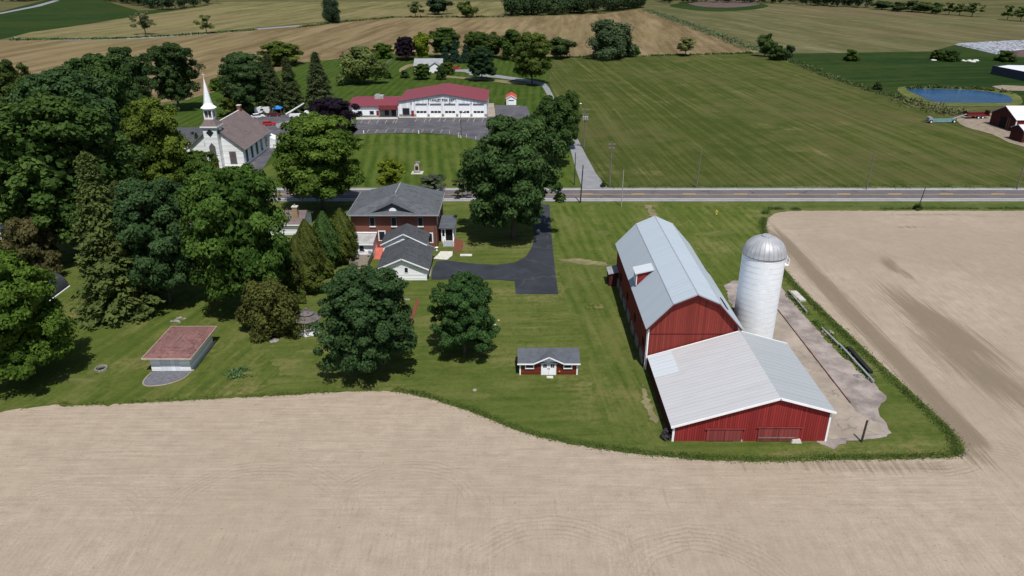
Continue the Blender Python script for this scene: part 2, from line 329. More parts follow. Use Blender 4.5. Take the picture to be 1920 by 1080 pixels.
M['pavers'] = plain('grey_pavers', (.13, .13, .145), .85, .2, 1.8)
M['redpath'] = plain('red_painted_path', (.5, .13, .1), .8, .15, 1)
M['brown_earth'] = plain('brown_earth', (.105, .075, .065), .95, .3, .1)
M['mulch'] = plain('red_mulch', (.16, .06, .035), .95, .35, 3, bump=.6)
M['bark'] = plain('tree_bark', (.11, .09, .07), .95, .3, 3, bump=.6)
M['car_red'] = plain('red_car_paint', (.5, .03, .025), .3, .05)
M['door_red'] = plain('dull_red_door', (.22, .02, .025), .6, .1)
M['car_blue'] = plain('blue_paint', (.04, .2, .55), .4, .08)
M['car_white'] = plain('white_car_paint', (.7, .7, .7), .3, .05)
M['car_dark'] = plain('dark_red_paint', (.12, .02, .02), .4, .1)
M['teal'] = plain('faded_blue_green_paint', (.13, .22, .22), .6, .25)
M['tarp'] = plain('charcoal_tarp', (.045, .05, .055), .6, .2, 1)
g = G('silo_staves'); o = g.xyz(); ang = g.math('ARCTAN2', o[1], o[0])
rowz = g.math('DIVIDE', o[2], .76); cell = g.math('FRACT', rowz)
hoop = g.math('SUBTRACT', 1.0, g.ramp(g.math('ABSOLUTE', g.math('SUBTRACT', cell, .5)), .015, .05))
av = g.math('FRACT', g.math('MULTIPLY', ang, 22 / (2 * math.pi) * 2)); stv = g.math('SUBTRACT', 1.0, g.ramp(av, .0, .08))
x = g.mix(g.ramp(g.noise(.7, 6, .7), .35, .7), (.76, .78, .8), (.84, .85, .86)); x = g.mix(g.math('MULTIPLY', stv, .1), x, (.4, .42, .45))
brk = g.ramp(g.noise(.45, 4, .7), .45, .6); x = g.mix(g.math('MULTIPLY', g.math('MULTIPLY', hoop, brk), .45), x, (.42, .44, .47))
st = g.noise(1.0, 5, .7, g.mapv((2, 2, .25))); x = g.mix(g.math('MULTIPLY', g.ramp(st, .58, .8), .3), x, (.4, .38, .36))
g.bump(hoop, .15, .02); M['silo'] = g.done(x, .6)
g = G('silo_dome_metal'); o = g.xyz(); ang = g.math('ARCTAN2', o[1], o[0]); fr = g.math('FRACT', g.math('MULTIPLY', ang, 28 / (2 * math.pi)))
seam = g.math('SUBTRACT', 1.0, g.ramp(g.math('ABSOLUTE', g.math('SUBTRACT', fr, .5)), .04, .14))
x = g.mix(g.ramp(g.noise(1, 5), .35, .7), (.36, .36, .37), (.47, .47, .48)); x = g.mix(g.math('MULTIPLY', seam, .5), x, (.2, .2, .21)); g.bump(seam, .5, .04)
M['dome'] = g.done(x, .5, .25)
g = G('tyre_covered_plastic'); v = g.n('ShaderNodeTexVoronoi'); v.inputs['Scale'].default_value = .62; g.t.links.new(g.P, v.inputs['Vector'])
x = g.mix(g.ramp(v.outputs['Distance'], .45, .6), (.06, .06, .065), (.42, .43, .46)); x = g.mix(g.ramp(g.noise(.15, 4), .4, .65), x, (.3, .31, .34)); M['tyres'] = g.done(x, .6)
def leafmat(name, tr=.34):
    g = G(name); oi = g.n('ShaderNodeObjectInfo'); a = g.n('ShaderNodeAttribute', attribute_name='tint')
    c = g.n('ShaderNodeHueSaturation'); g.t.links.new(oi.outputs['Color'], c.inputs['Color'])
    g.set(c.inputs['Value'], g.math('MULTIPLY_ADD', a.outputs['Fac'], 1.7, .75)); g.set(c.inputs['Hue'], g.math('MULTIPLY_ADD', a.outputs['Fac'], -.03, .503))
    g.b.inputs['Specular IOR Level'].default_value = .06; m = g.done(c.outputs[0], .7); t = g.n('ShaderNodeBsdfTranslucent'); g.t.links.new(c.outputs[0], t.inputs[0])
    mx = g.n('ShaderNodeMixShader'); mx.inputs[0].default_value = tr
    g.t.links.new(g.b.outputs[0], mx.inputs[1]); g.t.links.new(t.outputs[0], mx.inputs[2])
    g.t.links.new(mx.outputs[0], g.t.nodes['Material Output'].inputs[0]); return m
M['leaf'] = leafmat('foliage'); M['blade'] = leafmat('grass_blades', .2)

# ------------------------------------------------------------------ ground: one base sheet, fields and paving laid on it
def smooth_pts(p, k=4, closed=True):
    out = []; n = len(p)
    for i in range(n if closed else n - 1):
        a, b, c, d = (p[(i - 1) % n], p[i], p[(i + 1) % n], p[(i + 2) % n]) if closed else (p[max(i - 1, 0)], p[i], p[i + 1], p[min(i + 2, n - 1)])
        for j in range(k):
            t = j / k
            out.append(tuple(.5 * ((2 * b[q]) + (-a[q] + c[q]) * t + (2 * a[q] - 5 * b[q] + 4 * c[q] - d[q]) * t * t + (-a[q] + 3 * b[q] - 3 * c[q] + d[q]) * t ** 3) for q in (0, 1)))
    if not closed: out.append(tuple(p[-1][:2]))
    return out
def sheet(name, pts, mat, z, jit=0.0, step=None, smooth=0, ground=False, kind='structure', thick=0.0):
    """pts in photo pixels (or metres if ground); a flat sheet at height z"""
    p = [tuple(q) for q in pts] if ground else [tuple(at(*q)[:2]) for q in pts]
    if smooth: p = smooth_pts(p, smooth)
    if step:
        q = []
        for i in range(len(p)):
            a, b = Vector(p[i]), Vector(p[(i + 1) % len(p)]); n = max(1, min(400, int((b - a).length / step)))
            for j in range(n):
                c = a.lerp(b, j / n); q.append((c.x + random.gauss(0, jit), c.y + random.gauss(0, jit)))
        p = q
    v = [Vector((a, b, 0)) for a, b in p]; tris = tessellate_polygon([v])
    mb = MB()
    mb.v = [(a, b, z) for a, b in p]; mb.f = [tuple(t) for t in tris]
    if thick:
        n = len(p); mb.v += [(a, b, z - thick) for a, b in p]
        mb.f += [(i, (i + 1) % n, (i + 1) % n + n, i + n) for i in range(n)]
    me = bpy.data.meshes.new(name); me.from_pydata(mb.v, [], mb.f); me.materials.append(mat)
    bm = bmesh.new(); bm.from_mesh(me)
    for f in bm.faces:
        f.normal_update()
        if len(f.verts) == 3 and f.normal.z < 0: f.normal_flip()
    bm.to_mesh(me); bm.free()
    o = link_mesh(name, me)
    if kind: tag(o, kind=kind)
    return o
tag(MB().poly([(-7000, -600, -.06), (7000, -600, -.06), (7000, 9000, -.06), (-7000, 9000, -.06)]).build('ground', M['base']), kind='structure')
# near tilled field, a fine grid with moisture stains stored on its vertices
nx, ny, x0, x1, y0, y1 = 380, 210, -260, 330, -80, 162.2
xs = np.linspace(x0, x1, nx); ys = np.linspace(y0, y1, ny); X, Y = np.meshgrid(xs, ys)
mo = np.zeros_like(X)
def stain(px, py, rx, ry, ang, k):
    c = at(px, py); dx = X - c.x; dy = Y - c.y; a = R(ang)
    u = (dx * math.cos(a) + dy * math.sin(a)) / rx; v = (-dx * math.sin(a) + dy * math.cos(a)) / ry
    np.maximum(mo, k * np.exp(-(u * u + v * v) * 1.2), out=mo)
for q in ((1760, 610, 17, 4.2, 97, .9), (1725, 580, 9, 2.0, 95, .75), (1830, 690, 16, 4.5, 98, .75), (1680, 505, 7, 1.2, 100, .8), (1660, 485, 6, 1.0, 100, .6),
          (1708, 425, 5, .7, 0, .7), (1740, 402, 16, 1.0, 0, .5), (1850, 405, 12, 1.0, 0, .4), (1900, 720, 12, 3, 100, .5), (1800, 500, 8, 3, 110, .25),
          (1640, 880, 11, 1.0, 0, .45), (1500, 875, 14, .8, 0, .35), (1820, 850, 2.2, 4, 20, .6), (1100, 940, 30, 3, 0, .14), (330, 850, 20, 4, 0, .1)): stain(*q)
d = np.abs(X - 53.4); mo = np.maximum(mo, .78 * np.exp(-(d / 2.1) ** 4) * np.clip((Y - 66) / 4, 0, 1) * np.clip((150 - Y) / 14, 0, 1))
mo = np.maximum(mo, .6 * np.exp(-((Y - 65.6 + .012 * (X - 20)) / .9) ** 2) * np.clip((X - 10) / 25, 0, 1) * np.clip((51 - X) / 4, 0, 1))
me = bpy.data.meshes.new('tilled_field'); V = np.stack([X, Y, np.zeros_like(X)], -1).reshape(-1, 3)
idx = np.arange(nx * ny).reshape(ny, nx); Fq = np.stack([idx[:-1, :-1], idx[:-1, 1:], idx[1:, 1:], idx[1:, :-1]], -1).reshape(-1, 4)
me.from_pydata(V.tolist(), [], Fq.tolist()); at_ = me.attributes.new('moist', 'FLOAT', 'POINT'); at_.data.foreach_set('value', mo.reshape(-1).astype(np.float32))
me.materials.append(M['soil']); tag(link_mesh('tilled_field', me), kind='structure')
# lawn of the farmstead, an island between the tilled field and the road
EDGE = [(0, 771), (120, 762), (250, 756), (400, 748), (520, 742), (650, 735), (720, 733), (780, 741), (840, 758), (900, 778), (960, 803), (1020, 822), (1100, 838), (1180, 850),
        (1260, 858), (1350, 864), (1450, 866), (1560, 863), (1660, 862), (1740, 860), (1790, 857), (1806, 848), (1805, 832), (1780, 800), (1720, 745), (1650, 680), (1580, 615),
        (1520, 557), (1480, 515), (1462, 487), (1445, 450), (1437, 425), (1442, 408), (1462, 398), (1500, 395)]
edge_g = [tuple(at(*q)[:2]) for q in EDGE]; edge_g = smooth_pts([(-130, 58)] + edge_g, 4, False)
lawn = edge_g + [(330, 154.5), (330, 163.5), (-260, 163.5), (-260, 60)]
sheet('lawn', lawn, M['lawn'], .03, .1, .5, ground=True)
sheet('left_lawn', [(-300, 560), (100, 540), (300, 545), (400, 540), (465, 600), (470, 650), (520, 690), (500, 735), (400, 744), (250, 752), (120, 758), (0, 767), (-300, 780)], M['lawn_left'], .037, .35, .6)
sheet('side_lawn', [(1050, 500), (1140, 500), (1150, 560), (1205, 700), (1235, 800), (1250, 838), (1150, 826), (1110, 760), (1100, 640), (1052, 560)], M['lawn_side'], .038, .35, .6)
sheet('barn_lawn', [(1035, 386), (1210, 386), (1230, 430), (1160, 470), (1140, 490), (1046, 488), (1040, 440)], M['lawn_barn'], .045, .15, .8)
sheet('barn_lawn', [(1222, 384), (1415, 388), (1430, 470), (1460, 540), (1365, 545), (1300, 480), (1240, 425)], M['lawn_barn'], .045, .15, .8)
sheet('verge', [(1450, 382), (2400, 382), (2400, 391), (1450, 391)], M['verge'], .05, .1, 1)
# north of the road
sheet('verge', [(-300, 340), (2400, 338), (2400, 354.5), (-300, 354.5)], M['verge'], .02, .1, 1.5)
sheet('lawn_by_fire_hall', [(500, 351), (470, 330), (540, 290), (640, 255), (680, 250), (860, 254), (890, 262), (1000, 262), (1060, 255), (1092, 351)], M['lawn_stripe'], .03)
sheet('back_lawn', [(-900, 335), (-400, 190), (300, 200), (350, 187), (560, 118), (640, 108), (690, 100), (1040, 102), (1030, 150), (1075, 255), (870, 262), (640, 262), (490, 330), (400, 352)], M['lawn_far'], .01)
sheet('hay_field', [(1038, 108), (1100, 108), (1200, 106), (1400, 100), (1480, 116), (1560, 148), (1640, 173), (1700, 190), (1780, 220), (1850, 245), (1930, 285), (2300, 420), (2300, 346), (1110, 350), (1085, 262), (1032, 160)], M['hay'], .05, .2, 2)
sheet('stubble_field', [(-700, 110), (-300, 92), (0, 76), (200, 74), (330, 68), (480, 54), (620, 41), (740, 33), (950, 33), (1130, 26), (1205, 17), (1300, 50), (1425, 97), (1400, 101), (1200, 106), (1040, 106), (690, 100), (640, 110), (560, 118), (480, 150), (350, 187), (200, 205), (-400, 210)], M['stubble'], .04, .3, 4)
sheet('grain_field', [(20, 70), (60, 60), (160, 47), (270, 29), (350, 18), (420, 4), (620, 3), (945, 3), (945, 31), (740, 31), (620, 39), (480, 52), (330, 66), (150, 72)], M['wheat'], .06)
sheet('green_field', [(-700, 120), (-400, 60), (0, 22), (105, -5), (190, -8), (200, 3), (260, 20), (350, 16), (260, 29), (150, 47), (60, 60), (0, 74)], M['dkgreen'], .07)
sheet('olive_field', [(1215, 15), (1300, 12), (1440, 8), (1560, 13), (1680, 18), (1800, 30), (1920, 42), (2100, 60), (2100, 78), (1920, 77), (1810, 80), (1745, 96), (1600, 99), (1480, 100), (1425, 97), (1320, 52)], M['olive'], .05)
sheet('grain_field', [(1420, 15), (1680, 22), (1700, 30), (1560, 28), (1470, 24)], M['olive'], .08)
sheet('green_field', [(1425, 97), (1480, 101), (1745, 97), (1810, 80), (2100, 78), (2300, 200), (2000, 210), (1900, 195), (1700, 193), (1640, 171), (1560, 146), (1485, 112)], M['dkgreen'], .07)
sheet('green_mound', [(1255, 10), (1300, 4), (1400, 4), (1440, 10), (1420, 17), (1350, 22), (1290, 18)], M['dkgreen'], .09, smooth=3)
sheet('bare_earth', [(1290, 6), (1330, 3), (1405, 3), (1425, 8), (1380, 14), (1320, 13)], M['brown_earth'], .12, smooth=3)
sheet('pond_bank', [(1685, 164), (1760, 163), (1850, 167), (1905, 176), (1915, 196), (1860, 200), (1750, 198), (1700, 182)], M['rough'], .09, smooth=3)
sheet('pond', [(1700, 168), (1715, 167), (1790, 168), (1850, 172), (1890, 180), (1897, 192), (1860, 193.5), (1800, 193), (1752, 191.5), (1726, 181)], M['water'], .13, smooth=3)
sheet('farmyard_dirt', [(1795, 222), (1850, 214), (2000, 205), (2100, 300), (1920, 276), (1860, 252), (1810, 238)], M['dirt'], .1, smooth=3)
sheet('dirt_patch', [(1860, 162), (1880, 160), (1990, 165), (1990, 172), (1880, 170)], M['dirt'], .11)
# gravel lanes and paving
sheet('farm_lane', [(0, 24), (60, 12), (100, 1), (112, 1), (75, 12), (0, 26.5)], M['gravel'], .1)
sheet('farm_lane', [(30, 70), (60, 73), (200, 73), (330, 66), (480, 54), (560, 47.5), (560, 49.5), (480, 56), (330, 68.5), (200, 75), (60, 75.5), (28, 71.5)], M['gravel'], .1, smooth=2)
sheet('side_road', [(1092, 355), (1078, 312), (1068, 275), (1062, 255), (1045, 215), (1027, 180), (1016, 161), (990, 154), (930, 146), (880, 141), (880, 138.5), (935, 141), (990, 149), (1022, 156), (1030, 165), (1040, 185), (1060, 220), (1082, 258), (1098, 290), (1117, 325), (1137, 351), (1137, 355)], M['gravel'], .09)
sheet('farm_lane', [(835, 142), (900, 147), (1000, 155), (1010, 158.5), (960, 157.5), (900, 150.5), (835, 145.5)], M['path'], .08)
sheet('farm_lane', [(748, 134), (752, 127), (770, 120), (800, 121), (800, 125), (775, 124), (760, 130), (756, 135)], M['path'], .08, smooth=3)
sheet('farm_lane', [(846, 131), (880, 130), (900, 136), (885, 140), (870, 135), (846, 134.5)], M['gravel'], .085)
sheet('car_park', [(660, 253), (672, 222), (745, 220), (914, 219), (930, 197), (988, 199), (1002, 240), (1000, 262), (890, 263), (860, 254.5), (800, 249.5), (740, 249.5), (690, 251)], M['asphalt'], .07)
sheet('church_car_park', [(470, 322), (455, 312), (465, 302), (475, 215), (520, 206), (600, 204), (660, 222), (672, 250), (620, 262), (560, 262), (517, 270), (513, 285), (490, 322)], M['asphalt'], .065)
sheet('pale_gravel_patch', [(515, 233), (545, 226), (600, 226), (600, 240), (520, 240)], M['gravel'], .075)
sheet('concrete_apron', [(668, 224.5), (668, 220.5), (746, 218.5), (746, 223.5)], M['concrete'], .09)
sheet('concrete_apron', [(748, 221), (748, 218.5), (913, 218.3), (913, 221)], M['concrete'], .09)
sheet('concrete_apron', [(914, 219), (913, 194), (926, 194), (929, 219)], M['yard'], .09)
sheet('driveway', [(809, 525), (811, 505), (818, 491), (840, 489), (880, 494), (930, 497), (965, 493), (987, 481), (998, 462), (1003, 440), (996, 415), (985, 384), (1030, 384), (1034, 440), (1040, 500), (1047, 552), (967, 552), (965, 528), (935, 525), (870, 524)], M['fresh'], .07)
sheet('front_walk', [(812, 486), (820, 479), (826, 472), (849, 472), (848, 480), (838, 488)], M['pale_stone'], .1)
sheet('side_walk', [(802, 517), (806, 487), (810, 485), (809, 505), (807, 520)], M['yard'], .09)
sheet('flower_bed', [(851, 448), (868, 452), (866, 470), (851, 472)], M['mulch'], .06, smooth=2)
sheet('red_path', [(701, 487), (707, 463), (722, 463), (712, 487)], M['redpath'], .08)
sheet('barnyard', [(1358, 535), (1400, 526), (1448, 527), (1470, 545), (1482, 562), (1520, 605), (1570, 660), (1640, 720), (1662, 748), (1645, 768), (1662, 795), (1671, 812), (1640, 824), (1590, 827), (1530, 829), (1470, 640), (1390, 600)], M['yard_dirt'], .06, .12, .6, smooth=2)
sheet('concrete_slab', [(1398, 560), (1452, 575), (1480, 610), (1528, 674), (1594, 757), (1604, 772), (1655, 800), (1650, 815), (1560, 825), (1540, 820), (1470, 660), (1400, 600)], M['yard'], .09, .05, .6)
sheet('worn_track', [(1208, 384), (1222, 384), (1245, 425), (1300, 487), (1345, 540), (1332, 542), (1290, 495), (1232, 425)], M['path'], .055, .2, .6)
sheet('worn_track', [(1046, 486), (1080, 485), (1138, 492), (1138, 499), (1090, 495), (1052, 490)], M['path'], .055, .15, .5)
sheet('worn_patch', [(1205, 720), (1215, 745), (1232, 790), (1222, 790), (1205, 750)], M['path'], .05, .2, .4, smooth=2)
for q in ((1340, 440, 40, 5), (150, 715, 45, 5), (210, 607, 16, 4), (230, 580, 30, 3), (120, 600, 20, 6), (455, 700, 22, 8), (1355, 436, 26, 3), (1130, 437, 14, 6), (950, 712, 10, 3)):
    sheet('worn_patch', [(q[0] + q[2] * math.cos(k * .7) * random.uniform(.6, 1.1), q[1] + q[3] * math.sin(k * .7) * random.uniform(.6, 1.1)) for k in range(9)], M['rough'], .052 + random.random() * .01, .12, .4, smooth=2)
# highway
Y0, Y1 = 161.2, 172.0
sheet('road_shoulder', [(-400, Y0), (600, Y0), (600, Y1), (-400, Y1)], M['shoulder'], .07, ground=True)
sheet('highway', [(-400, 162.9), (600, 162.9), (600, 170.6), (-400, 170.6)], M['road'], .085, ground=True)
for yy in (163.15, 170.25):
    tag(MB().box(-400, 600, yy, yy + .22, .085, .095).build('edge_line', M['white_paint']), kind='structure')
tag(MB().box(-400, 600, 166.55, 166.7, .085, .093).build('yellow_line', M['yellow']), kind='structure')
mb = MB(); xx = at(1487, 366).x - 40 * 12.19
while xx < 600: mb.box(xx - 1.5, xx + 1.6, 166.85, 167.1, .085, .095); xx += 12.19
tag(mb.build('dashed_yellow_line', M['yellow']), kind='structure')
mb = MB()
for x, y, yy, s in [(678, 225, 232, 2), (692, 225, 232, 2), (708, 225, 232, 2), (724, 225, 232, 2), (738, 225, 232, 2), (743, 225, 232, 2)] + [(x, 222, 229, 2) for x in (780, 797, 806, 824, 834, 851, 862, 878, 889, 905)] + [(x, 243, 249, 2) for x in (690, 706, 724, 741, 758, 774, 792, 810, 828)] + [(843, 246, 252, 0), (860, 249, 255, 0), (875, 252, 259, 0), (892, 256, 262, 0)]:
    a = at(x + s, y); b = at(x - s, yy); d = (b - a).normalized(); n = Vector((-d.y, d.x, 0)) * .09
    mb.poly([(p.x, p.y, .1) for p in (a + n, a - n, b - n, b + n)])
tag(mb.build('parking_lines', M['tanline']), kind='structure')

# ------------------------------------------------------------------ vegetation
def quads_mesh(name, P, N, size, tint, mat, elong=1.0, up=None, rng=None):
    n = len(P); N = N / np.maximum(np.linalg.norm(N, axis=1, keepdims=True), 1e-6)
    T = rng.normal(size=(n, 3)) if up is None else np.tile(np.array(up, float), (n, 1)) + rng.normal(size=(n, 3)) * .35
    T -= N * (T * N).sum(1, keepdims=True); T /= np.maximum(np.linalg.norm(T, axis=1, keepdims=True), 1e-6); B = np.cross(N, T)
    s = size[:, None] * .5; e = elong
    V = np.stack([P + T * s * e, P + B * s * .75 + T * s * e * .15, P - T * s * e, P - B * s * .75 + T * s * e * .15], 1).reshape(-1, 3).astype(np.float32)
    me = bpy.data.meshes.new(name); me.vertices.add(4 * n); me.vertices.foreach_set('co', V.reshape(-1))
    me.loops.add(4 * n); me.loops.foreach_set('vertex_index', np.arange(4 * n, dtype=np.int32))
    me.polygons.add(n); me.polygons.foreach_set('loop_start', np.arange(0, 4 * n, 4, dtype=np.int32)); me.polygons.foreach_set('loop_total', np.full(n, 4, np.int32))
    a = me.attributes.new('tint', 'FLOAT', 'FACE'); a.data.foreach_set('value', tint.astype(np.float32))
    me.update(calc_edges=True); me.materials.append(mat); return me
def sph(rng, n, up=0.0):
    v = rng.normal(size=(n, 3)); v[:, 2] += up; return v / np.linalg.norm(v, axis=1, keepdims=True)
def tree_trunk(seed, h0, lean=(0, 0), limbs=6, r=.045, base=0.0):
    rng = random.Random(seed); mb = MB(); top = Vector((lean[0], lean[1], h0))
    mb.tube((0, 0, base - .02), top * .5 + Vector((0, 0, base * .5)), r * 1.25, r, 8); mb.tube(top * .5 + Vector((0, 0, base * .5)), top, r, r * .75, 8)
    for i in range(limbs):
        a = i * 2.4 + rng.random(); q = top + Vector((math.cos(a) * rng.uniform(.3, .5), math.sin(a) * rng.uniform(.3, .5), rng.uniform(.25, .6)))
        mid = top.lerp(q, .5) + Vector((0, 0, .05)); st = top * rng.uniform(.75, 1)
        mb.tube(st, mid, r * .6, r * .4, 6); mb.tube(mid, q, r * .4, r * .15, 6)
    return mb
def crown_mesh(name, seed, nc=110, lp=140, ls=.085, zb=.3, H=2.2, shape=None, cr=(.2, .34), core=.6, ragged=.12, flat=.7, lob=8, jr=(.78, 1.06)):
    """broadleaf crown, radius about 1, from zb to H; shape(t) = relative radius at height t in 0..1"""
    rng = np.random.default_rng(seed); shape = shape or (lambda t: np.sqrt(np.clip(1 - (2 * t - .88) ** 2 / 1.27, 0.02, 1)))
    nl = max(9, nc // lob); k = np.arange(nl) + .5; ph = k * 2.399963 + rng.uniform(-.35, .35, nl); t = np.clip(k / nl + rng.normal(0, .05, nl), .06, .93)
    lr = rng.uniform(.26, .46, nl) * np.clip(shape(t) + .15, .5, 1); rr = np.clip(shape(t) * rng.uniform(*jr, nl) * (1 + ragged * np.sin(ph * 2 + seed)) - lr * .75, 0, 2)
    LC = np.stack([np.cos(ph) * rr, np.sin(ph) * rr, zb + t * (H - zb)], 1)
    li = rng.integers(0, nl, nc); dl = sph(rng, nc, .25); C = LC[li] + dl * (lr[li] * rng.uniform(.65, 1.05, nc))[:, None] * np.array([1, 1, .85]); C[:, 2] = np.clip(C[:, 2], zb + .06, H - .07)
    t = np.clip((C[:, 2] - zb) / (H - zb), 0, 1); ltint = rng.normal(0, .1, nl)[li]
    Rc = rng.uniform(*cr, nc) * np.clip(shape(t) + .25, .5, 1)
    ci = np.repeat(np.arange(nc), lp); n = len(ci); D = sph(rng, n, .35)
    P = C[ci] + D * (Rc[ci] * rng.uniform(.55, 1.08, n))[:, None] * np.array([1, 1, flat])
    out = P - np.array([0, 0, (zb + H) * .45]); out /= np.maximum(np.linalg.norm(out, axis=1, keepdims=True), .01)
    N = D * .75 + out * .35 + np.array([0, 0, .25]) + rng.normal(size=(n, 3)) * .42
    tint = np.clip(.5 + (rng.normal(0, .12, nc) + ltint)[ci] + rng.normal(0, .16, n), 0, 1); size = ls * rng.uniform(.65, 1.4, n)
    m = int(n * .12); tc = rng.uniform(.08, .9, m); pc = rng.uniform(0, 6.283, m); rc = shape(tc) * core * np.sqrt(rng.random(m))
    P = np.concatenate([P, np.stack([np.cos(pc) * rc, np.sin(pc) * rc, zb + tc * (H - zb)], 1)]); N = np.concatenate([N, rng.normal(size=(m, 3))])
    size = np.concatenate([size, np.full(m, ls * 2.0)]); tint = np.concatenate([tint, np.full(m, .3)])  # core leaves get a darker tint: the crown's inner shade put into colour
    return quads_mesh(name, P, N, size, tint, M['leaf'], 1.15, None, rng)
def spruce_mesh(name, seed, L=30, nb=10, m=60, ls=.085, H=3.6, pw=.85, loose=1.0):
    rng = np.random.default_rng(seed); Ps = []; Ns = []; Sz = []; Tn = []
    for l in range(L):
        t = (l + .3) / L; z0 = .18 + t * (H - .18); r = (1 - t) ** pw * (1 + .12 * rng.normal()) + .03
        for b in range(nb):
            a = b * 6.283 / nb + l * 1.1 + rng.normal() * .25; rb = r * rng.uniform(.72, 1.1); s = rng.uniform(.12, 1, m) ** .7
            wd = .13 * loose * (1.1 - s * .55); lat = rng.normal(size=m) * wd; rad = s * rb
            x = np.cos(a) * rad - np.sin(a) * lat; y = np.sin(a) * rad + np.cos(a) * lat
            z = z0 - .3 * rad * s + .12 * rad * s ** 3 + rng.normal(size=m) * .03 - np.abs(lat) * .5
            Ps.append(np.stack([x, y, z], 1)); Ns.append(np.stack([np.cos(a) * .5 + rng.normal(size=m) * .45, np.sin(a) * .5 + rng.normal(size=m) * .45, np.full(m, .85)], 1))
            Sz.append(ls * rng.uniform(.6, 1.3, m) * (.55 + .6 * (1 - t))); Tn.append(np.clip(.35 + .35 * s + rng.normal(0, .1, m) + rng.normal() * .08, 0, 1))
    return quads_mesh(name, np.concatenate(Ps), np.concatenate(Ns), np.concatenate(Sz), np.concatenate(Tn), M['leaf'], 1.5, None, rng)
def column_mesh(name, seed, n=13000, ls=.095, H=3.0, lobes=5):
    rng = np.random.default_rng(seed); t = rng.random(n) ** .8; a = rng.uniform(0, 6.283, n)
    prof = np.clip(np.sin(np.clip(t, 0, 1) ** .75 * 3.14159 * .93 + .2), .05, 1) ** .7
    lob = 1 + .11 * np.sin(a * lobes + seed) * np.sin(t * 5 + a) + .09 * np.sin(a * 11 + t * 17 + seed) + .05 * np.sin(t * 31 + a * 4)
    r = prof * lob * rng.uniform(.78, 1.03, n)
    P = np.stack([np.cos(a) * r, np.sin(a) * r, .03 + t * (H - .05) * (1 + .02 * np.sin(a * 7))], 1)
    N = np.stack([np.cos(a), np.sin(a), .35 + .9 * (t - .4)], 1) + rng.normal(size=(n, 3)) * .4
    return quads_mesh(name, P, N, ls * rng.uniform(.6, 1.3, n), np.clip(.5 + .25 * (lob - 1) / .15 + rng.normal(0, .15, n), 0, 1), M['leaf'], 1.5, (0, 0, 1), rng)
PROTO = {}
def proto(kind):
    if kind in PROTO: return PROTO[kind]
    k, _, s = kind.partition('_'); s = int(s or 0); sd = (sum(map(ord, k)) * 7 + s * 131) % 9973
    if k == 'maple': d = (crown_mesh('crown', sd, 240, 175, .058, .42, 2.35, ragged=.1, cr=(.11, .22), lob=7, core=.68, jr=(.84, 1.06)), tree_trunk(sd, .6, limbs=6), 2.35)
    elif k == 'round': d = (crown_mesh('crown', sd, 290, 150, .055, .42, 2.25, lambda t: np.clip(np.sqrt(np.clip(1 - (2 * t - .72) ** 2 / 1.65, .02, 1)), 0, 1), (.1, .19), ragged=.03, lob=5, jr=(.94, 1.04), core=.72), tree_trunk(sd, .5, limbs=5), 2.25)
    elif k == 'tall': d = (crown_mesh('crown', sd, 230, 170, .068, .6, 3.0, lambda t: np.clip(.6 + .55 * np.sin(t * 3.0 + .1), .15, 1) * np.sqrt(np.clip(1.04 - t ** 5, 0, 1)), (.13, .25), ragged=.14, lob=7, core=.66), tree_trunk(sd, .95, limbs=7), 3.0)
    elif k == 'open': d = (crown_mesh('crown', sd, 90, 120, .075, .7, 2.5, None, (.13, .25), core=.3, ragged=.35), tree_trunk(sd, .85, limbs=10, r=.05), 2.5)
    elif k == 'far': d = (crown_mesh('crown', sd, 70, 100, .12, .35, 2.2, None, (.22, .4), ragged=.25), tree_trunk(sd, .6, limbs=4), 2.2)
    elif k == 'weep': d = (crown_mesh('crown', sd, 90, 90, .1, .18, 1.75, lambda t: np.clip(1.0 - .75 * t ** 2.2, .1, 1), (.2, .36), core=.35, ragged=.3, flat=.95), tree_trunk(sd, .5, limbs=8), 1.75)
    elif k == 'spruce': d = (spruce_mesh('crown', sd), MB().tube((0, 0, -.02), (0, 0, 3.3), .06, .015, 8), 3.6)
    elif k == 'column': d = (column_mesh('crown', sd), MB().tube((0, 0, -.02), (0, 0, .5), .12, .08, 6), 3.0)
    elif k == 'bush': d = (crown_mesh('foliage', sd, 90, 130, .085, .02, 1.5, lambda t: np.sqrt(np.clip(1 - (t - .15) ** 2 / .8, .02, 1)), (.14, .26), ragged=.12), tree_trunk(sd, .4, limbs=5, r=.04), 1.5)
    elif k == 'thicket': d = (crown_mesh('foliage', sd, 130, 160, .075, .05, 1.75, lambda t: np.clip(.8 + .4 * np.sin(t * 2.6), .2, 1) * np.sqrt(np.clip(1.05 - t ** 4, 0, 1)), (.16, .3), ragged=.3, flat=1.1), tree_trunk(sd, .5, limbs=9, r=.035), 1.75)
    PROTO[kind] = (d[0], d[1].mesh('trunk', M['bark'], True), d[2]); return PROTO[kind]
nrot = [0]
def tree(kind, name, cx, top, base, wpx, colr, label, cat='tree', group=None, lean=None):
    """crown centre column cx, crown top row, ground row, crown width: photo pixels -> a tree standing on that spot"""
    mid = (top * .6 + base * .4); bx = 960 + (cx - 960) * (3574 - base) / (3574 - mid)
    P = at(bx, base); h = hgt(P, top + 2); rad = wpx / 2 * depth((P.x, P.y, h * .6)) / FPX
    crown, trunk, H = proto(kind); nrot[0] += 1
    t = thing(name, P, label, cat, group, nrot[0] * 2.1)
    for nm, me in (('foliage' if crown.name.startswith('foliage') else 'crown', crown), ('stem' if name in ('bush', 'shrub') else 'trunk', trunk)):
        o = link_mesh(nm, me, t); o.scale = (rad, rad, h / H)
        o.color = (*colr, 1)
    return t
DG, MG, BG, LG = (.026, .056, .0165), (.035, .07, .0145), (.045, .085, .013), (.075, .115, .014)
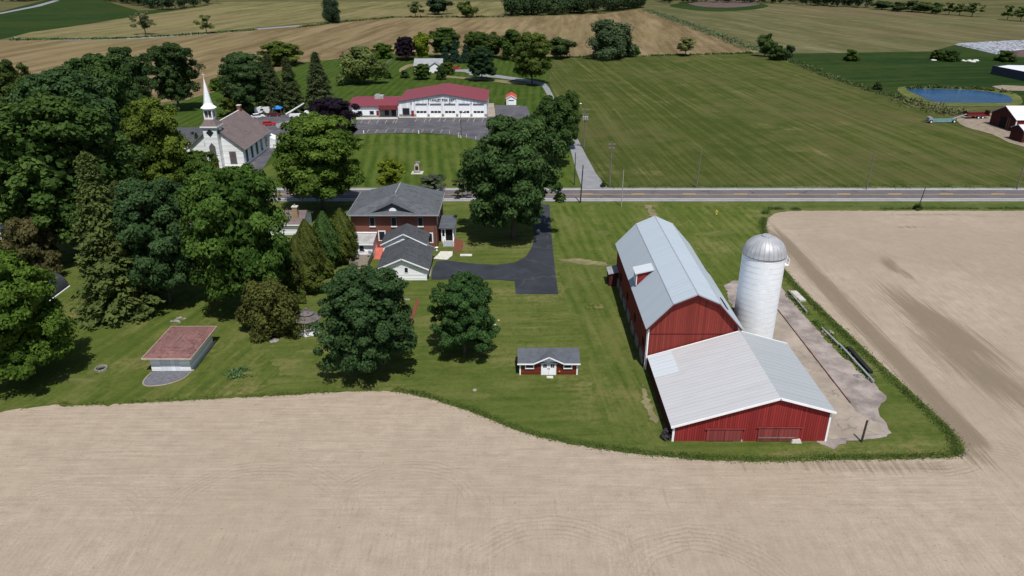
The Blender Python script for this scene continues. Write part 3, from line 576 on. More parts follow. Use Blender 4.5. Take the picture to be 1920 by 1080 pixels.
OL, BL, PU, YG = (.058, .066, .016), (.027, .057, .0195), (.018, .012, .017), (.09, .125, .012)
T = tree
# farmstead yard
T('round', 'maple_tree', 684, 507, 697, 178, BL, 'large round dark green maple on the front lawn between gazebo and garden bed')
T('round_1', 'maple_tree', 869, 518, 664, 122, (.026, .062, .0175), 'smaller round maple on the lawn below the bend of the black driveway')
T('round_2', 'maple_tree', 4, 482, 712, 205, (.043, .085, .012), 'bright green broad maple at left edge beside the tilled field')
T('maple_1', 'maple_tree', 440, 312, 588, 192, (.036, .076, .0135), 'tall wide maple standing over the lawn left of the clipped hedge trees')
T('maple_2', 'maple_tree', 290, 335, 568, 165, BL, 'blue green maple between the big spruce and the tall wide maple')
T('spruce', 'spruce_tree', 186, 280, 585, 165, (.046, .066, .018), 'tall olive spruce with drooping branches at the left lawn edge')
T('spruce_1', 'spruce_tree', 232, 335, 550, 100, (.05, .062, .02), 'slimmer brownish spruce tucked behind the tall olive spruce')
T('bush', 'shrub', 52, 408, 520, 108, (.062, .06, .022), 'rounded brownish olive evergreen shrub beside the dark hoop shelter', 'shrub')
T('thicket', 'shrub', 503, 528, 628, 104, (.058, .068, .017), 'big olive shrub with bare stems left of the gazebo', 'shrub')
T('column', 'arborvitae', 640, 390, 492, 54, (.045, .062, .012), 'tallest dark arborvitae next to the brick house sunroom', 'evergreen')
T('column_1', 'arborvitae', 608, 396, 502, 54, (.03, .064, .016), 'greener arborvitae just left of the tallest one', 'evergreen')
T('column_2', 'arborvitae', 575, 412, 525, 56, (.045, .06, .013), 'broad olive arborvitae in the middle of the clipped row', 'evergreen')
T('column_3', 'arborvitae', 558, 440, 545, 50, (.048, .062, .014), 'arborvitae in front of the chimneyed house', 'evergreen')
T('column_4', 'arborvitae', 608, 478, 520, 32, (.05, .07, .013), 'low round arborvitae at the right front of the clipped row', 'evergreen')
T('bush_1', 'shrub', 578, 495, 548, 60, (.05, .068, .014), 'clipped round shrub at the lower end of the arborvitae row', 'shrub')
T('bush_2', 'shrub', 545, 510, 565, 52, (.046, .066, .014), 'dark clipped shrub behind the big olive shrub', 'shrub')
T('maple_3', 'maple_tree', 535, 455, 545, 60, (.03, .062, .015), 'small green tree between the tall wide maple and the arborvitae row')
T('maple', 'maple_tree', 962, 220, 448, 180, (.031, .063, .0185), 'biggest dark maple beside the driveway and the road')
T('tall', 'tree', 1036, 178, 312, 84, (.031, .062, .016), 'leaning dark tree beside the side road, behind the biggest maple')
T('tall_1', 'tree', 1068, 168, 280, 38, (.036, .068, .016), 'slim tree beside the side road with its top over the hay field')
T('maple_2', 'maple_tree', 594, 216, 395, 162, (.05, .09, .014), 'bright green maple with a pale leaning trunk between church and brick house')
T('open', 'tree', 733, 298, 362, 66, YG, 'young yellow green tree behind the brick house roof')
T('open_1', 'tree', 810, 328, 365, 54, (.06, .075, .045), 'thin grey green tree by the road, right behind the brick house')
T('open_2', 'tree', 866, 332, 372, 32, (.045, .055, .028), 'small sparse tree by the road tucked beside the biggest maple')
# woodland left of the church
T('tall_2', 'tree', 15, 108, 300, 90, (.04, .062, .014), 'brownish green tree at the upper left edge of the photo')
T('tall', 'tree', 125, 128, 352, 180, (.03, .062, .02), 'broad blue green tree in the middle of the left wood', 'tree')
T('maple_1', 'tree', 185, 100, 290, 120, (.033, .068, .017), 'tall green tree at the back of the left wood')
T('tall_1', 'tree', 238, 86, 255, 78, (.03, .058, .018), 'narrow two-topped tree at the right back of the left wood')
T('tall_2', 'tree', 100, 176, 485, 235, (.034, .067, .0145), 'huge green tree filling the left wood above the spruces')
T('maple_3', 'tree', 20, 240, 440, 150, (.031, .06, .014), 'dark tree at the left edge below the brownish green one')
T('tall', 'tree', 185, 240, 420, 130, (.03, .06, .016), 'dark tree behind the two olive spruces')
T('tall_1', 'ash_tree', 287, 182, 385, 110, (.058, .09, .0135), 'yellow green ash tree standing left of the white church')
T('maple_1', 'tree', 366, 284, 380, 92, (.042, .078, .014), 'green tree in front of the church tower base')
T('maple', 'tree', 470, 334, 420, 66, (.033, .07, .016), 'green tree in front of the church right corner')
T('tall_2', 'tree', 322, 78, 207, 84, (.03, .055, .017), 'lone dark tree with bare trunk between left wood and church')
T('maple_2', 'tree', 455, 98, 212, 92, (.03, .058, .019), 'dark green broad tree behind the church roof')
T('spruce', 'spruce_tree', 505, 98, 210, 62, (.031, .046, .018), 'left spruce of the three behind the church car park')
T('spruce_1', 'spruce_tree', 540, 103, 210, 64, (.033, .047, .017), 'middle spruce of the three behind the church car park')
T('spruce', 'spruce_tree', 594, 94, 207, 72, (.036, .05, .02), 'right spruce of the three, standing apart on the back lawn')
T('bush', 'bush', 525, 78, 122, 92, (.06, .09, .016), 'wide yellow green thicket at the edge of the stubble field', 'bush')
T('bush_1', 'bush', 405, 145, 170, 28, BG, 'small bush right behind the church spire', 'bush')
T('bush_2', 'bush', 435, 180, 215, 60, (.055, .08, .017), 'light green bushes behind the church tower', 'bush')
T('spruce_2', 'spruce_tree', 369, 246, 285, 22, (.03, .052, .028), 'small blue spruce in front of the church annexe')
T('maple_3', 'copper_beech', 625, 184, 272, 94, (.0155, .0105, .0165), 'dark purple leaved tree left of the fire station car park')
# farm beyond the fire station
T('weep', 'willow_tree', 674, 88, 158, 80, (.075, .105, .03), 'pale spreading willow on the back lawn behind the fire station')
T('bush', 'bush', 717, 80, 109, 48, BG, 'rounded green bush left of the far purple tree', 'bush')
T('round', 'copper_beech', 759, 67, 113, 38, PU, 'small purple leaved tree beside the far grey roofed house')
T('far', 'tree', 789, 60, 113, 34, (.08, .115, .01), 'bright yellow green tree right of the small purple tree')
T('maple', 'tree', 834, 50, 108, 58, (.038, .07, .015), 'rounded green tree behind the blue spruces')
for cx, top, b, wd, lab in ((834, 80, 117, 24, 'left blue spruce of the clump behind the far house'), (852, 72, 118, 28, 'middle blue spruce of the clump behind the far house'), (872, 80, 118, 26, 'right blue spruce of the clump behind the far house')):
    T('spruce_1', 'spruce_tree', cx, top, b, wd, (.02, .042, .028), lab)
T('maple_1', 'tree', 893, 57, 112, 52, (.04, .068, .014), 'green tree at the middle of the row behind the far house')
T('far_1', 'tree', 925, 60, 108, 40, (.05, .07, .018), 'paler tree in the row, right behind the dark lawn maple')
T('far_2', 'tree', 958, 56, 112, 52, (.035, .065, .013), 'dark tree near the right end of the row behind the far house')
T('round_1', 'maple_tree', 903, 86, 151, 55, (.018, .04, .016), 'dark round maple on the lawn behind the fire station')
T('maple_2', 'tree', 998, 60, 158, 76, (.05, .075, .015), 'large light green tree at the bend of the gravel lane')
T('far', 'tree', 1052, 68, 110, 50, (.033, .056, .017), 'dark bushy tree on the corner of hay field and stubble')
T('thicket', 'willow_tree', 1145, 41, 108, 94, (.04, .064, .028), 'big grey green willow between hay field and stubble field')
T('bush_1', 'bush', 1193, 84, 105, 16, BG, 'little bush right beside the big grey green willow', 'bush')
T('open', 'tree', 1287, 68, 105, 40, (.11, .13, .045), 'thin pale tree standing alone at the hay field edge')
T('far_1', 'tree', 1437, 62, 106, 34, (.045, .075, .022), 'tallest tree of the clump at the hay field corner')
T('bush', 'bush', 1458, 84, 113, 34, (.03, .055, .014), 'low round bush of the clump at the hay field corner', 'bush')
T('far_2', 'tree', 1479, 84, 113, 22, (.033, .056, .022), 'narrow tree on the right of the hay field corner clump')
T('bush_2', 'bush', 1597, 91, 114, 30, (.035, .065, .012), 'lone round bush in the dark green field', 'bush')
T('bush', 'bush', 1759, 92, 112, 26, (.03, .055, .013), 'left bush of the pair near the white silage heap', 'bush')
T('bush_1', 'bush', 1782, 92, 115, 32, (.034, .06, .013), 'right bush of the pair near the white silage heap', 'bush')
T('bush_2', 'bush', 1887, 93, 115, 38, (.034, .06, .014), 'round bush between the silage heap and the dark bunker', 'bush')
T('bush', 'bush', 1646, 152, 170, 16, (.03, .05, .014), 'small dark bush in the ditch near the pond', 'bush')
# house garden beyond the fire station
T('bush_1', 'bush', 728, 134, 147, 15, (.035, .06, .015), 'small round bush left of the garden bushes on the back lawn', 'bush')
T('bush_2', 'bush', 758, 130, 146, 20, (.028, .05, .015), 'dark rounded bush on the lawn near the far house', 'bush')
T('maple_1', 'tree', 791, 118, 149, 36, (.045, .075, .016), 'small round-topped tree in front of the far house')
T('bush', 'bush', 827, 122, 149, 26, (.03, .055, .015), 'clipped round bush right of the far white gable', 'bush')
T('bush_1', 'bush', 838, 115, 139, 32, (.045, .068, .013), 'olive bush beside the far red car', 'bush')
# far trees on the fields
FG = 'trees scattered over the far fields'
for k, cx, top, b, wd, c, lab in (('open_1', 268, 20, 65, 36, (.1, .115, .05), 'pale thin tree on the farm lane at upper left'), ('open_2', 384, 26, 63, 32, (.11, .135, .045), 'light green tree on the farm lane right of the pale thin one'),
                          ('thicket_1', 620, -2, 43, 38, (.022, .04, .02), 'dark upright tree at the edge of the far grain field'), ('open', 778, 1, 33, 28, (.075, .1, .035), 'thin lone tree left of the two far field trees'),
                          ('far', 822, -6, 27, 46, (.024, .042, .018), 'dark wide tree at the top of the grain field'), ('far_1', 874, 1, 33, 34, (.06, .09, .022), 'round green tree on the stubble field margin')):
    T(k, 'tree', cx, top, b, wd, c, lab, 'tree', FG)
FR = 'trees in the far right tree row'
for k, (cx, top, b, wd) in enumerate(((1655, 0, 18, 34), (1685, 2, 21, 34), (1712, 0, 22, 34), (1735, 2, 24, 32), (1757, 3, 26, 28), (1782, 3, 28, 26), (1802, 5, 29, 24), (1826, 3, 31, 30), (1893, 8, 38, 26), (1918, 10, 40, 26))):
    T('far_%d' % (k % 3) if k < 5 else 'open_%d' % (k % 3), 'tree', cx, top, b, wd, (.03 + .006 * k, .05 + .008 * k, .017 + .002 * k), ('first', 'second', 'third', 'fourth', 'fifth', 'sixth', 'seventh', 'eighth', '', '')[k] + (' tree from the left, dark, in the far tree row at upper right' if k < 5 else ' tree from the left, paler and thinner, in the far right tree row' if k < 8 else 'pale tree beyond the olive field, left one by the right edge' if k == 8 else 'pale tree beyond the olive field, cut by the right edge'), 'tree', FR)
# distant woods, one mass each
def wood(name, px, spread, n, hh, c, seed):
    rng = np.random.default_rng(seed); P = []; N = []; Sz = []; Tn = []
    for i in range(n):
        f = rng.random() * (len(px) - 1); k = int(f); a = at(*px[k]); b = at(*px[k + 1]); q = a.lerp(b, f - k)
        cx, cy = q.x + rng.normal() * 2, q.y + abs(rng.normal()) * spread; h = hh * rng.uniform(.7, 1.15); r = h * rng.uniform(.25, .36); m = 260
        D = sph(rng, m, .1); cl = sph(rng, 14, .2); D = D * .45 + cl[rng.integers(0, 14, m)] * .75
        P.append(np.array([cx, cy, h * .55]) + D * np.array([r, r, h * .42])); N.append(D + np.array([0, 0, .3]) + rng.normal(size=(m, 3)) * .3)
        Sz.append(rng.uniform(1.0, 2.2, m)); Tn.append(np.clip(.5 + rng.normal() * .15 + rng.normal(size=m) * .15, 0, 1))
    o = link_mesh(name, quads_mesh(name, np.concatenate(P), np.concatenate(N), np.concatenate(Sz), np.concatenate(Tn), M['leaf'], 1.1, None, rng))
    o.color = (*c, 1); return o
tag(wood('woodland', [(950, 31), (1010, 29), (1060, 28), (1120, 25), (1180, 18), (1205, 14)], 25, 170, 19, (.026, .046, .018), 1), 'dark wood along the far edge of the stubble field', 'woodland', kind='stuff')
tag(wood('woodland', [(1240, 7), (1330, 5), (1440, 7), (1560, 13), (1650, 17)], 60, 150, 16, (.02, .036, .018), 2), 'dark far wood along the top right skyline', 'woodland', kind='stuff')
tag(wood('woodland', [(190, 1), (240, 9), (290, 20), (345, 17)], 40, 100, 18, (.022, .042, .018), 3), 'dark wood at the top left beyond the green field', 'woodland', kind='stuff')
tag(wood('woodland', [(-300, -20), (0, 4), (50, 3), (0, 4)], 40, 60, 14, (.022, .042, .018), 4), 'dark wood in the upper left corner', 'woodland', kind='stuff')
tag(wood('woodland', [(-900, -55), (200, -42), (900, -42), (1500, -42), (2800, -55)], 200, 420, 20, (.022, .04, .02), 5), 'dark woods along the skyline', 'woodland', kind='stuff')
# tall grass along the margins
def fringe(name, line, width, n, h, c, seed, label, size=.22, ground=False, gaps=True):
    rng = np.random.default_rng(seed); L = [Vector(q) for q in line] if ground else [at(*q).xy for q in line]
    ln = np.array([(L[i + 1] - L[i]).length for i in range(len(L) - 1)]); cum = np.concatenate([[0], np.cumsum(ln)]); A = np.array([tuple(q)[:2] for q in L])
    s = rng.random(n) * cum[-1]; k = np.clip(np.searchsorted(cum, s) - 1, 0, len(ln) - 1); f = ((s - cum[k]) / ln[k])[:, None]
    keep = (not gaps) | (rng.random(n) < .25 + .9 * np.abs(np.sin(s * .23 + 1) * np.sin(s * .071)) + .35 * np.sin(s * 1.3)); s = s[keep]; k = k[keep]; f = f[keep]; n = len(s)
    base = A[k] * (1 - f) + A[k + 1] * f; d = A[k + 1] - A[k]; d /= np.linalg.norm(d, axis=1, keepdims=True); nn = np.stack([-d[:, 1], d[:, 0]], 1)
    hn = h * (.3 + 1.1 * np.abs(np.sin(s * .37) * np.sin(s * .11 + 1)) * np.abs(np.sin(s * 1.7)) + .5 * rng.random(n) ** 3); base = base + nn * (rng.normal(size=n) * width * .5)[:, None]
    P = np.stack([base[:, 0], base[:, 1], hn * rng.random(n)], 1); N = rng.normal(size=(n, 3)); N[:, 2] = np.abs(N[:, 2]) + .5
    o = link_mesh(name, quads_mesh(name, P, N, size * rng.uniform(.6, 1.5, n), np.clip(rng.normal(.45, .2, n) + (rng.random(n) < .08) * .5, 0, 1), M['blade'], 1.7, (0, 0, 1), rng)); o.color = (*c, 1)
    return tag(o, label, 'tall grass', kind='stuff')
eg = [(x + (.5 if 0 else 0), y) for x, y in edge_g]
i0 = min(range(len(eg)), key=lambda i: abs(eg[i][0] - at(730, 733).x) + abs(eg[i][1] - at(730, 733).y)); i1 = min(range(len(eg)), key=lambda i: (Vector(eg[i]) - at(1806, 848).xy).length)
fringe('tall_grass', [(x, y + .25) for x, y in eg[5:i0]], .45, 6000, .18, (.06, .085, .018), 11, 'ragged grass edge above the left tilled field', .11, True)
fringe('tall_grass', [(x, y + .5) for x, y in eg[i0:i1]], .7, 14000, .17, (.034, .06, .012), 12, 'dark tall grass edge along the front of the lawn', .1, True, False)
fringe('tall_grass', [(x - .8, y) for x, y in eg[i1 - 2:-8]], .9, 17000, .19, (.029, .052, .011), 13, 'dark tall grass strip along the right tilled field', .11, True, False)
fringe('tall_grass', [(1432, 402), (1440, 392), (1500, 392.5)], .9, 3000, .4, (.032, .062, .015), 14, 'tall grass at the field corner by the road', .15)
fringe('tall_grass', [(1650, 392), (1760, 391), (1920, 391), (2300, 391)], .6, 8000, .35, (.036, .068, .016), 15, 'tall grass strip between right tilled field and road', .15)
fringe('ditch_scrub', [(1212, 18), (1300, 50), (1360, 72), (1420, 95)], 7, 9000, .9, (.06, .085, .038), 16, 'scrub growing along the far ditch between stubble and olive field', .7)
fringe('ditch_scrub', [(1482, 114), (1560, 146), (1640, 172), (1700, 187)], 3, 7000, .9, (.045, .065, .022), 17, 'scrub growing along the ditch between hay field and green field', .5)
fringe('ditch_scrub', [(1700, 186), (1745, 205), (1800, 214)], 7, 2500, .8, (.075, .085, .035), 18, 'rough scrub between pond and hay field', .6)
fringe('ditch_scrub', [(1700, 166), (1760, 165), (1840, 168), (1900, 176)], 2, 2500, .9, (.045, .06, .018), 19, 'reeds along the far bank of the pond', .6)
fringe('tall_grass', [(1048, 108), (1150, 107), (1300, 103), (1410, 100)], 2, 5000, .8, (.04, .065, .02), 20, 'tall grass line between hay field and stubble field', .6)
fringe('tall_grass', [(560, 52), (640, 42), (740, 33), (945, 32)], 2, 5000, 1.2, (.045, .07, .02), 21, 'green field margin between stubble and grain', .9)
fringe('tall_grass', [(20, 75), (200, 73.5), (330, 67), (480, 56)], 4, 6000, .8, (.04, .075, .02), 22, 'green margin along the upper left farm lane', .9)
fringe('tall_grass', [(1140, 351), (1300, 350), (1600, 350), (1920, 350), (2200, 350)], 1.6, 6000, .3, (.045, .07, .02), 23, 'long grass in the ditch north of the road', .2)
tag(fringe('weeds', [(440, 692), (446, 702), (441, 712)], 1.6, 900, .5, (.045, .085, .03), 25, 'clump of blue green weeds in the lawn right of the garage', .2), cat='weeds')
fringe('weeds', [(1478, 552), (1500, 575), (1545, 620), (1580, 655), (1600, 680), (1635, 712)], .7, 2600, .4, (.045, .08, .018), 24, 'green weeds along the right edge of the barnyard', .22)

# ------------------------------------------------------------------ building helpers
def window(parent, c, wd, ht, axis='-y', frame=None, pane=None, fr=.12, d=.06):
    """frame with a pane as its sub-part, on a wall facing -y, -x or +x; c = centre on the wall face"""
    x, y, z = c
    def bx(w2, h2, dd):
        m = MB()
        if axis == '-y': m.box(x - w2, x + w2, y - dd, y + .05, z - h2, z + h2)
        elif axis == '+x': m.box(x - .05, x + dd, y - w2, y + w2, z - h2, z + h2)
        else: m.box(x - dd, x + .05, y - w2, y + w2, z - h2, z + h2)
        return m
    f = bx(wd / 2 + fr, ht / 2 + fr, d).build('window', frame or M['white_v'], parent)
    bx(wd / 2, ht / 2, d + .02).build('pane', pane or M['glass'], f); return f
def gable(parent, x0, x1, y0, y1, ze, zr, wall, roof, ov=.35, axis='y', t=.12, trim=True, xr=None, base=0):
    """gabled block; axis = ridge direction"""
    if axis == 'y':
        xm = (x0 + x1) / 2 if xr is None else xr
        b = MB().prism([(x0, base), (x1, base), (x1, ze), (xm, zr), (x0, ze)], 'y', y0, y1).build('wall', wall, parent)
        m = MB(); tr = MB()
        for xe, s in ((x0, -1), (x1, 1)):
            sl = (zr - ze) / abs(xm - xe); xo, zo = xe + s * ov, ze - sl * ov
            m.slab([(xm, y0 - ov, zr + t + .02), (xo, y0 - ov, zo + t + .02), (xo, y1 + ov, zo + t + .02), (xm, y1 + ov, zr + t + .02)], t)
            tr.slab([(xm, y0 - ov - .06, zr + .03), (xo, y0 - ov - .06, zo + .03), (xo, y0 - ov - .003, zo + .03), (xm, y0 - ov - .003, zr + .03)], .2)
        m = m.build('roof', roof, parent)
    else:
        ym = (y0 + y1) / 2 if xr is None else xr
        b = MB().prism([(y0, base), (y1, base), (y1, ze), (ym, zr), (y0, ze)], 'x', x0, x1).build('wall', wall, parent)
        m = MB(); tr = MB()
        for ye, s in ((y0, -1), (y1, 1)):
            sl = (zr - ze) / abs(ym - ye); yo, zo = ye + s * ov, ze - sl * ov
            m.slab([(x0 - ov, ym, zr + t + .02), (x0 - ov, yo, zo + t + .02), (x1 + ov, yo, zo + t + .02), (x1 + ov, ym, zr + t + .02)], t)
            tr.box(x0 - ov, x1 + ov, yo - .05 if s < 0 else yo + .003, yo - .003 if s < 0 else yo + .05, zo - .14, zo + .1)
        m = m.build('roof', roof, parent)
    if trim: tr.build('fascia', M['white_v'], parent)
    return b, m

# ------------------------------------------------------------------ gambrel barn
B = thing('gambrel_barn', (24, 86, 0), 'big red gambrel roofed barn with white metal roof and a small roof dormer', 'barn')
L_ = 30.6
prof = [(-5.95, 0), (5.95, 0), (5.95, 6.35), (2.95, 9.95), (0, 11.25), (-2.95, 9.95), (-5.95, 6.35)]
MB().prism(prof, 'y', 0, L_).build('wall', M['red_v'], B)
rf = [(-6.35, 6.45), (-3.05, 10.12), (.02, 11.5), (3.1, 10.15), (6.35, 6.5)]
m = MB()
for (a, za), (b, zb) in zip(rf[:-1], rf[1:]): m.slab([(a, -.45, za), (b, -.45, zb), (b, L_ + .4, zb), (a, L_ + .4, za)], .14)
roof = m.build('roof', M['roof_w'], B)
MB().slab([(6.2, .6, 6.62), (7.15, .3, 5.6), (7.15, 19.5, 5.6), (6.2, 19.5, 6.62)], .1).build('eave_extension', M['roof_w'], roof)
m = MB()
for (a, za) in (rf[1], rf[2], rf[3]): m.box(a - .06, a + .06, -.47, L_ + .42, za - .04, za + .025)
m.build('ridge_cap', M['grey_paint'], roof)
m = MB()
for (a, za), (b, zb) in zip(rf[:-1], rf[1:]): m.slab([(a, -.53, za - .16), (b, -.53, zb - .16), (b, -.455, zb - .16), (a, -.455, za - .16)], .2)
m.build('rake_board', M['dark_red'], B)
m = MB().box(-6.02, -5.78, -.06, -.003, 0, 6.4); m.box(-6.06, -5.955, -.06, .25, 0, 6.35); m.build('corner_board', M['white_v'], B)
MB().box(-5.9, 5.9, -.05, -.004, 5.45, 5.53).build('seam_board', M['dark_red'], B)
for k in range(7): MB().box(-6.16, -5.955, 1.5 + k * 4.1, 3.8 + k * 4.1, 0, 1.5).build('stone_pier', M['stone'], B)
for k in range(4): MB().box(-6.02, -5.955, 2 + k * 7.4, 3.2 + k * 7.4, 2.4, 3.5).build('window', M['dark'], B)
MB().slab([(4.5, 1.5, 8.72), (4.85, 1.5, 8.34), (4.85, 4.6, 8.34), (4.5, 4.6, 8.72)], .1).build('roof_hatch', M['dark'], roof)
D = MB().prism([(-5.75, 7.3), (-3.6, 9.65), (-5.75, 9.1)], 'y', 11.8, 13.9).build('dormer', M['red_v2'], B)
MB().slab([(-6.1, 11.5, 9.2), (-6.1, 14.2, 9.2), (-3.4, 14.2, 9.85), (-3.4, 11.5, 9.85)], .1).build('dormer_roof', M['roof_p'], D)
MB().box(-5.86, -5.755, 11.75, 13.95, 7.3, 9.1).build('corner_board', M['white_v'], D)
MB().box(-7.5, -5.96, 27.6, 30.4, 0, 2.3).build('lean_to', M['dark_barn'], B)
MB().slab([(-7.7, 27.4, 2.32), (-5.97, 27.4, 2.75), (-5.97, 30.6, 2.75), (-7.7, 30.6, 2.32)], .1).build('lean_to_roof', M['sh_light'], B)
# ------------------------------------------------------------------ low gabled barn in front
B = thing('pole_barn', (28, 69.8, 0), 'low red metal sided barn with weathered galvanised gable roof at the front', 'barn')
xl, xr, xe, D_ = -9.5, 2.1, 8.3, 15.75
MB().prism([(xl, 0), (xe, 0), (xe, 4.15), (xr, 5.9), (xl, 2.2)], 'y', 0, D_).build('wall', M['red_v2'], B)
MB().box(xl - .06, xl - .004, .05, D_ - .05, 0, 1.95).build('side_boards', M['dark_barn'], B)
m = MB()
m.slab([(xl - .35, -.35, 2.25), (xr, -.35, 6.12), (xr, D_ + .05, 6.12), (xl - .35, D_ + .05, 2.25)], .1)
r1 = m.build('roof', M['roof_g'], B)
MB().slab([(xr + .003, -.35, 6.12), (xe + .35, -.35, 4.22), (xe + .35, D_ + .05, 4.22), (xr + .003, D_ + .05, 6.12)], .1).build('roof', M['roof_s'], B)['label'] = 'smooth right slope of the low barn roof'
k = (6.12 - 2.25) / (xr - xl + .35)
fz = lambda x: 2.25 + (x - (xl - .35)) * k
MB().slab([(xl - .36, 10.4, fz(xl - .36) + .03), (xl + 2.7, 10.4, fz(xl + 2.7) + .03), (xl + 2.7, D_ + .04, fz(xl + 2.7) + .03), (xl - .36, D_ + .04, fz(xl - .36) + .03)], .03).build('roof_patch', M['roof_p'], r1)['label'] = 'newer white metal patch on the left slope'
for ya, yb in ((-.43, -.354), (D_ + .054, D_ + .12)):
    MB().slab([(xl - .38, ya, 2.3), (xr, ya, 6.18), (xr, yb, 6.18), (xl - .38, yb, 2.3)], .26).build('rake_board', M['white_v'], B); MB().slab([(xr + .003, ya, 6.18), (xe + .38, ya, 4.28), (xe + .38, yb, 4.28), (xr + .003, yb, 6.18)], .26).build('rake_board', M['white_v'], B)
MB().box(xe - .15, xe + .06, -.06, -.003, 0, 4.1).build('corner_board', M['white_v'], B); MB().box(xl - .05, xl + .2, -.06, -.003, 0, 2.1).build('corner_board', M['white_v'], B)
for a, b, zt in ((-5.6, -1.5, 1.75), (.3, 5.0, 1.95)):
    d = MB().box(a, b, -.12, -.02, .15, zt).build('sliding_door', M['red_door'], B); MB().box(a - .2, b + .25, -.2, -.125, zt, zt + .1).build('door_track', M['red_door'], d)
    MB().box((a + b) / 2 - .03, (a + b) / 2 + .03, -.14, -.123, .15, zt).build('door_gap', M['dark_red'], d)
MB().box(.4, 4.6, -.2, -.13, .55, .66).build('door_rail', M['wood'], d)
for px, py, s in ((1382, 825, .55), (1492, 829, .6)):
    p = at(px, py); tag(MB().hexa([(-s, -.3, 0), (s, -.3, 0), (s * .9, .3, 0), (-s, .3, 0)], [(-s * .8, -.2, .4), (s * .7, -.25, .45), (s * .7, .2, .4), (-s * .8, .25, .35)]).build('stone_block', M['pale_stone'], None, p), 'pale stone block at the foot of the low barn, ' + ('left one' if px < 1400 else 'right one'), 'stone block', 'stone blocks by the low barn')
# ------------------------------------------------------------------ silo
B = thing('silo', (35.6, 96, 0), 'tall white stave silo with a ribbed grey metal dome beside the red barn', 'silo')
MB().lathe([(2.95, 0), (2.95, 13.1)], 56).build('silo_wall', M['silo'], B, smooth=False).data.shade_smooth()
B.children[0].data.set_sharp_from_angle(angle=.6)
pr = [(3.03, 12.95), (3.03, 13.15)] + [(2.98 * math.cos(a), 13.15 + 2.55 * math.sin(a)) for a in np.linspace(.05, 1.38, 9)]
dm = MB().lathe(pr, 56).build('dome', M['dome'], B, smooth=True)
MB().lathe([(.62, 15.55), (.7, 15.75), (.5, 15.85)], 20).build('vent_cap', M['galv'], dm)
m = MB()
for k in range(15): m.lathe([(2.952, .75 + k * .85), (2.965, .762 + k * .85), (2.952, .774 + k * .85)], 48)
m.build('hoop', M['galv'], B)
m = MB().box(2.9, 3.6, -.4, .4, 11.3, 11.4); m.box(3.55, 3.6, -.4, .4, 11.4, 12.3); m.tube((3.2, -.3, 11.4), (3.2, -.3, 12.8), .05, .05); m.build('top_platform', M['white_v'], B)
m = MB()
for yy in (-.25, .25): m.tube((3.05, yy, .3), (3.05, yy, 11.3), .03, .03, 6)
for k in range(34): m.tube((3.05, -.25, .5 + k * .32), (3.05, .25, .5 + k * .32), .02, .02, 5)
m.build('ladder', M['galv'], B)
T('bush', 'bush', 1425, 617, 634, 15, BG, 'small green bush growing against the foot of the silo', 'bush')
# ------------------------------------------------------------------ red garden shed
B = thing('garden_shed', (4.9, 84.6, 0), 'small red garden shed with white double doors and grey shingle roof', 'shed')
MB().prism([(0, 0), (3.7, 0), (3.7, 1.95), (1.85, 2.95), (0, 1.95)], 'x', -3.85, 3.85).build('wall', M['shed_red'], B)
m = MB(); m.slab([(-4.15, 1.85, 3.12), (-4.15, -.35, 1.92), (4.15, -.35, 1.92), (4.15, 1.85, 3.12)], .1); m.slab([(-4.15, 1.85, 3.12), (-4.15, 4.05, 1.92), (4.15, 4.05, 1.92), (4.15, 1.85, 3.12)], .1)
rr = m.build('roof', M['sh_slate'], B)
MB().prism([(-1.55, 1.9), (1.55, 1.9), (0, 2.72)], 'y', -.004, 1.0).build('dormer', M['white_v'], B)
m = MB(); m.slab([(0, -.4, 2.95), (-2.1, -.4, 1.93), (-2.1, .0, 1.93), (0, 1.7, 2.95)], .09); m.slab([(0, -.4, 2.95), (2.1, -.4, 1.93), (2.1, .0, 1.93), (0, 1.7, 2.95)], .09); m.build('dormer_roof', M['sh_slate'], rr)
m = MB(); m.slab([(.0, -.48, 2.97), (-2.15, -.48, 1.93), (-2.15, -.405, 1.93), (0, -.405, 2.97)], .14); m.slab([(.0, -.48, 2.97), (2.15, -.48, 1.93), (2.15, -.405, 1.93), (0, -.405, 2.97)], .14)
m.box(-4.2, -2.12, -.44, -.36, 1.78, 1.94); m.box(2.12, 4.2, -.44, -.36, 1.78, 1.94); m.build('fascia', M['white_v'], B)
for a in (-3.9, 3.72): MB().box(a, a + .18, -.05, -.003, 0, 1.9).build('corner_board', M['white_v'], B)
for s in (-1, 1):
    d = MB().box(min(0, s * 1.02) + .012, max(0, s * 1.02) - .012, -.09, -.006, .05, 2.15).build('door', M['white_v'], B)
    m = MB()
    for i in (-1, 1): m.box(s * .5 + (i - 1) * .13 + .02, s * .5 + (i + 1) * .13 - .02, -.11, -.093, 1.2, 1.4); m.box(s * .5 + (i - 1) * .13 + .02, s * .5 + (i + 1) * .13 - .02, -.11, -.093, 1.44, 1.64)
    m.prism([(s * .5 + .26 * math.cos(a), 1.68 + .26 * math.sin(a)) for a in np.linspace(0, math.pi, 9)], 'y', -.11, -.093); m.build('pane', M['glass'], d)
    MB().box(s * .1 - .04, s * .1 + .04, -.13, -.094, .95, 1.1).build('handle', M['black'], d)
    window(B, (s * 2.55, 0, 1.42), .95, .55); MB().box(s * 2.55 - .6, s * 2.55 + .6, -.16, -.085, 1.0, 1.1).build('sill', M['white_v'], B)
MB().lathe([(.1, 0), (.14, .12), (.02, .26)], 8, 1.45, -.06).build('ornament', plain('orange_paint', (.5, .16, .05)), B, (0, 0, .45))
p = at(1031, 708); tag(MB().box(-.42, .42, -.25, .25, 0, .12).build('door_step', M['pale_stone'], None, p), 'pale stone step on the grass before the shed doors', 'step')
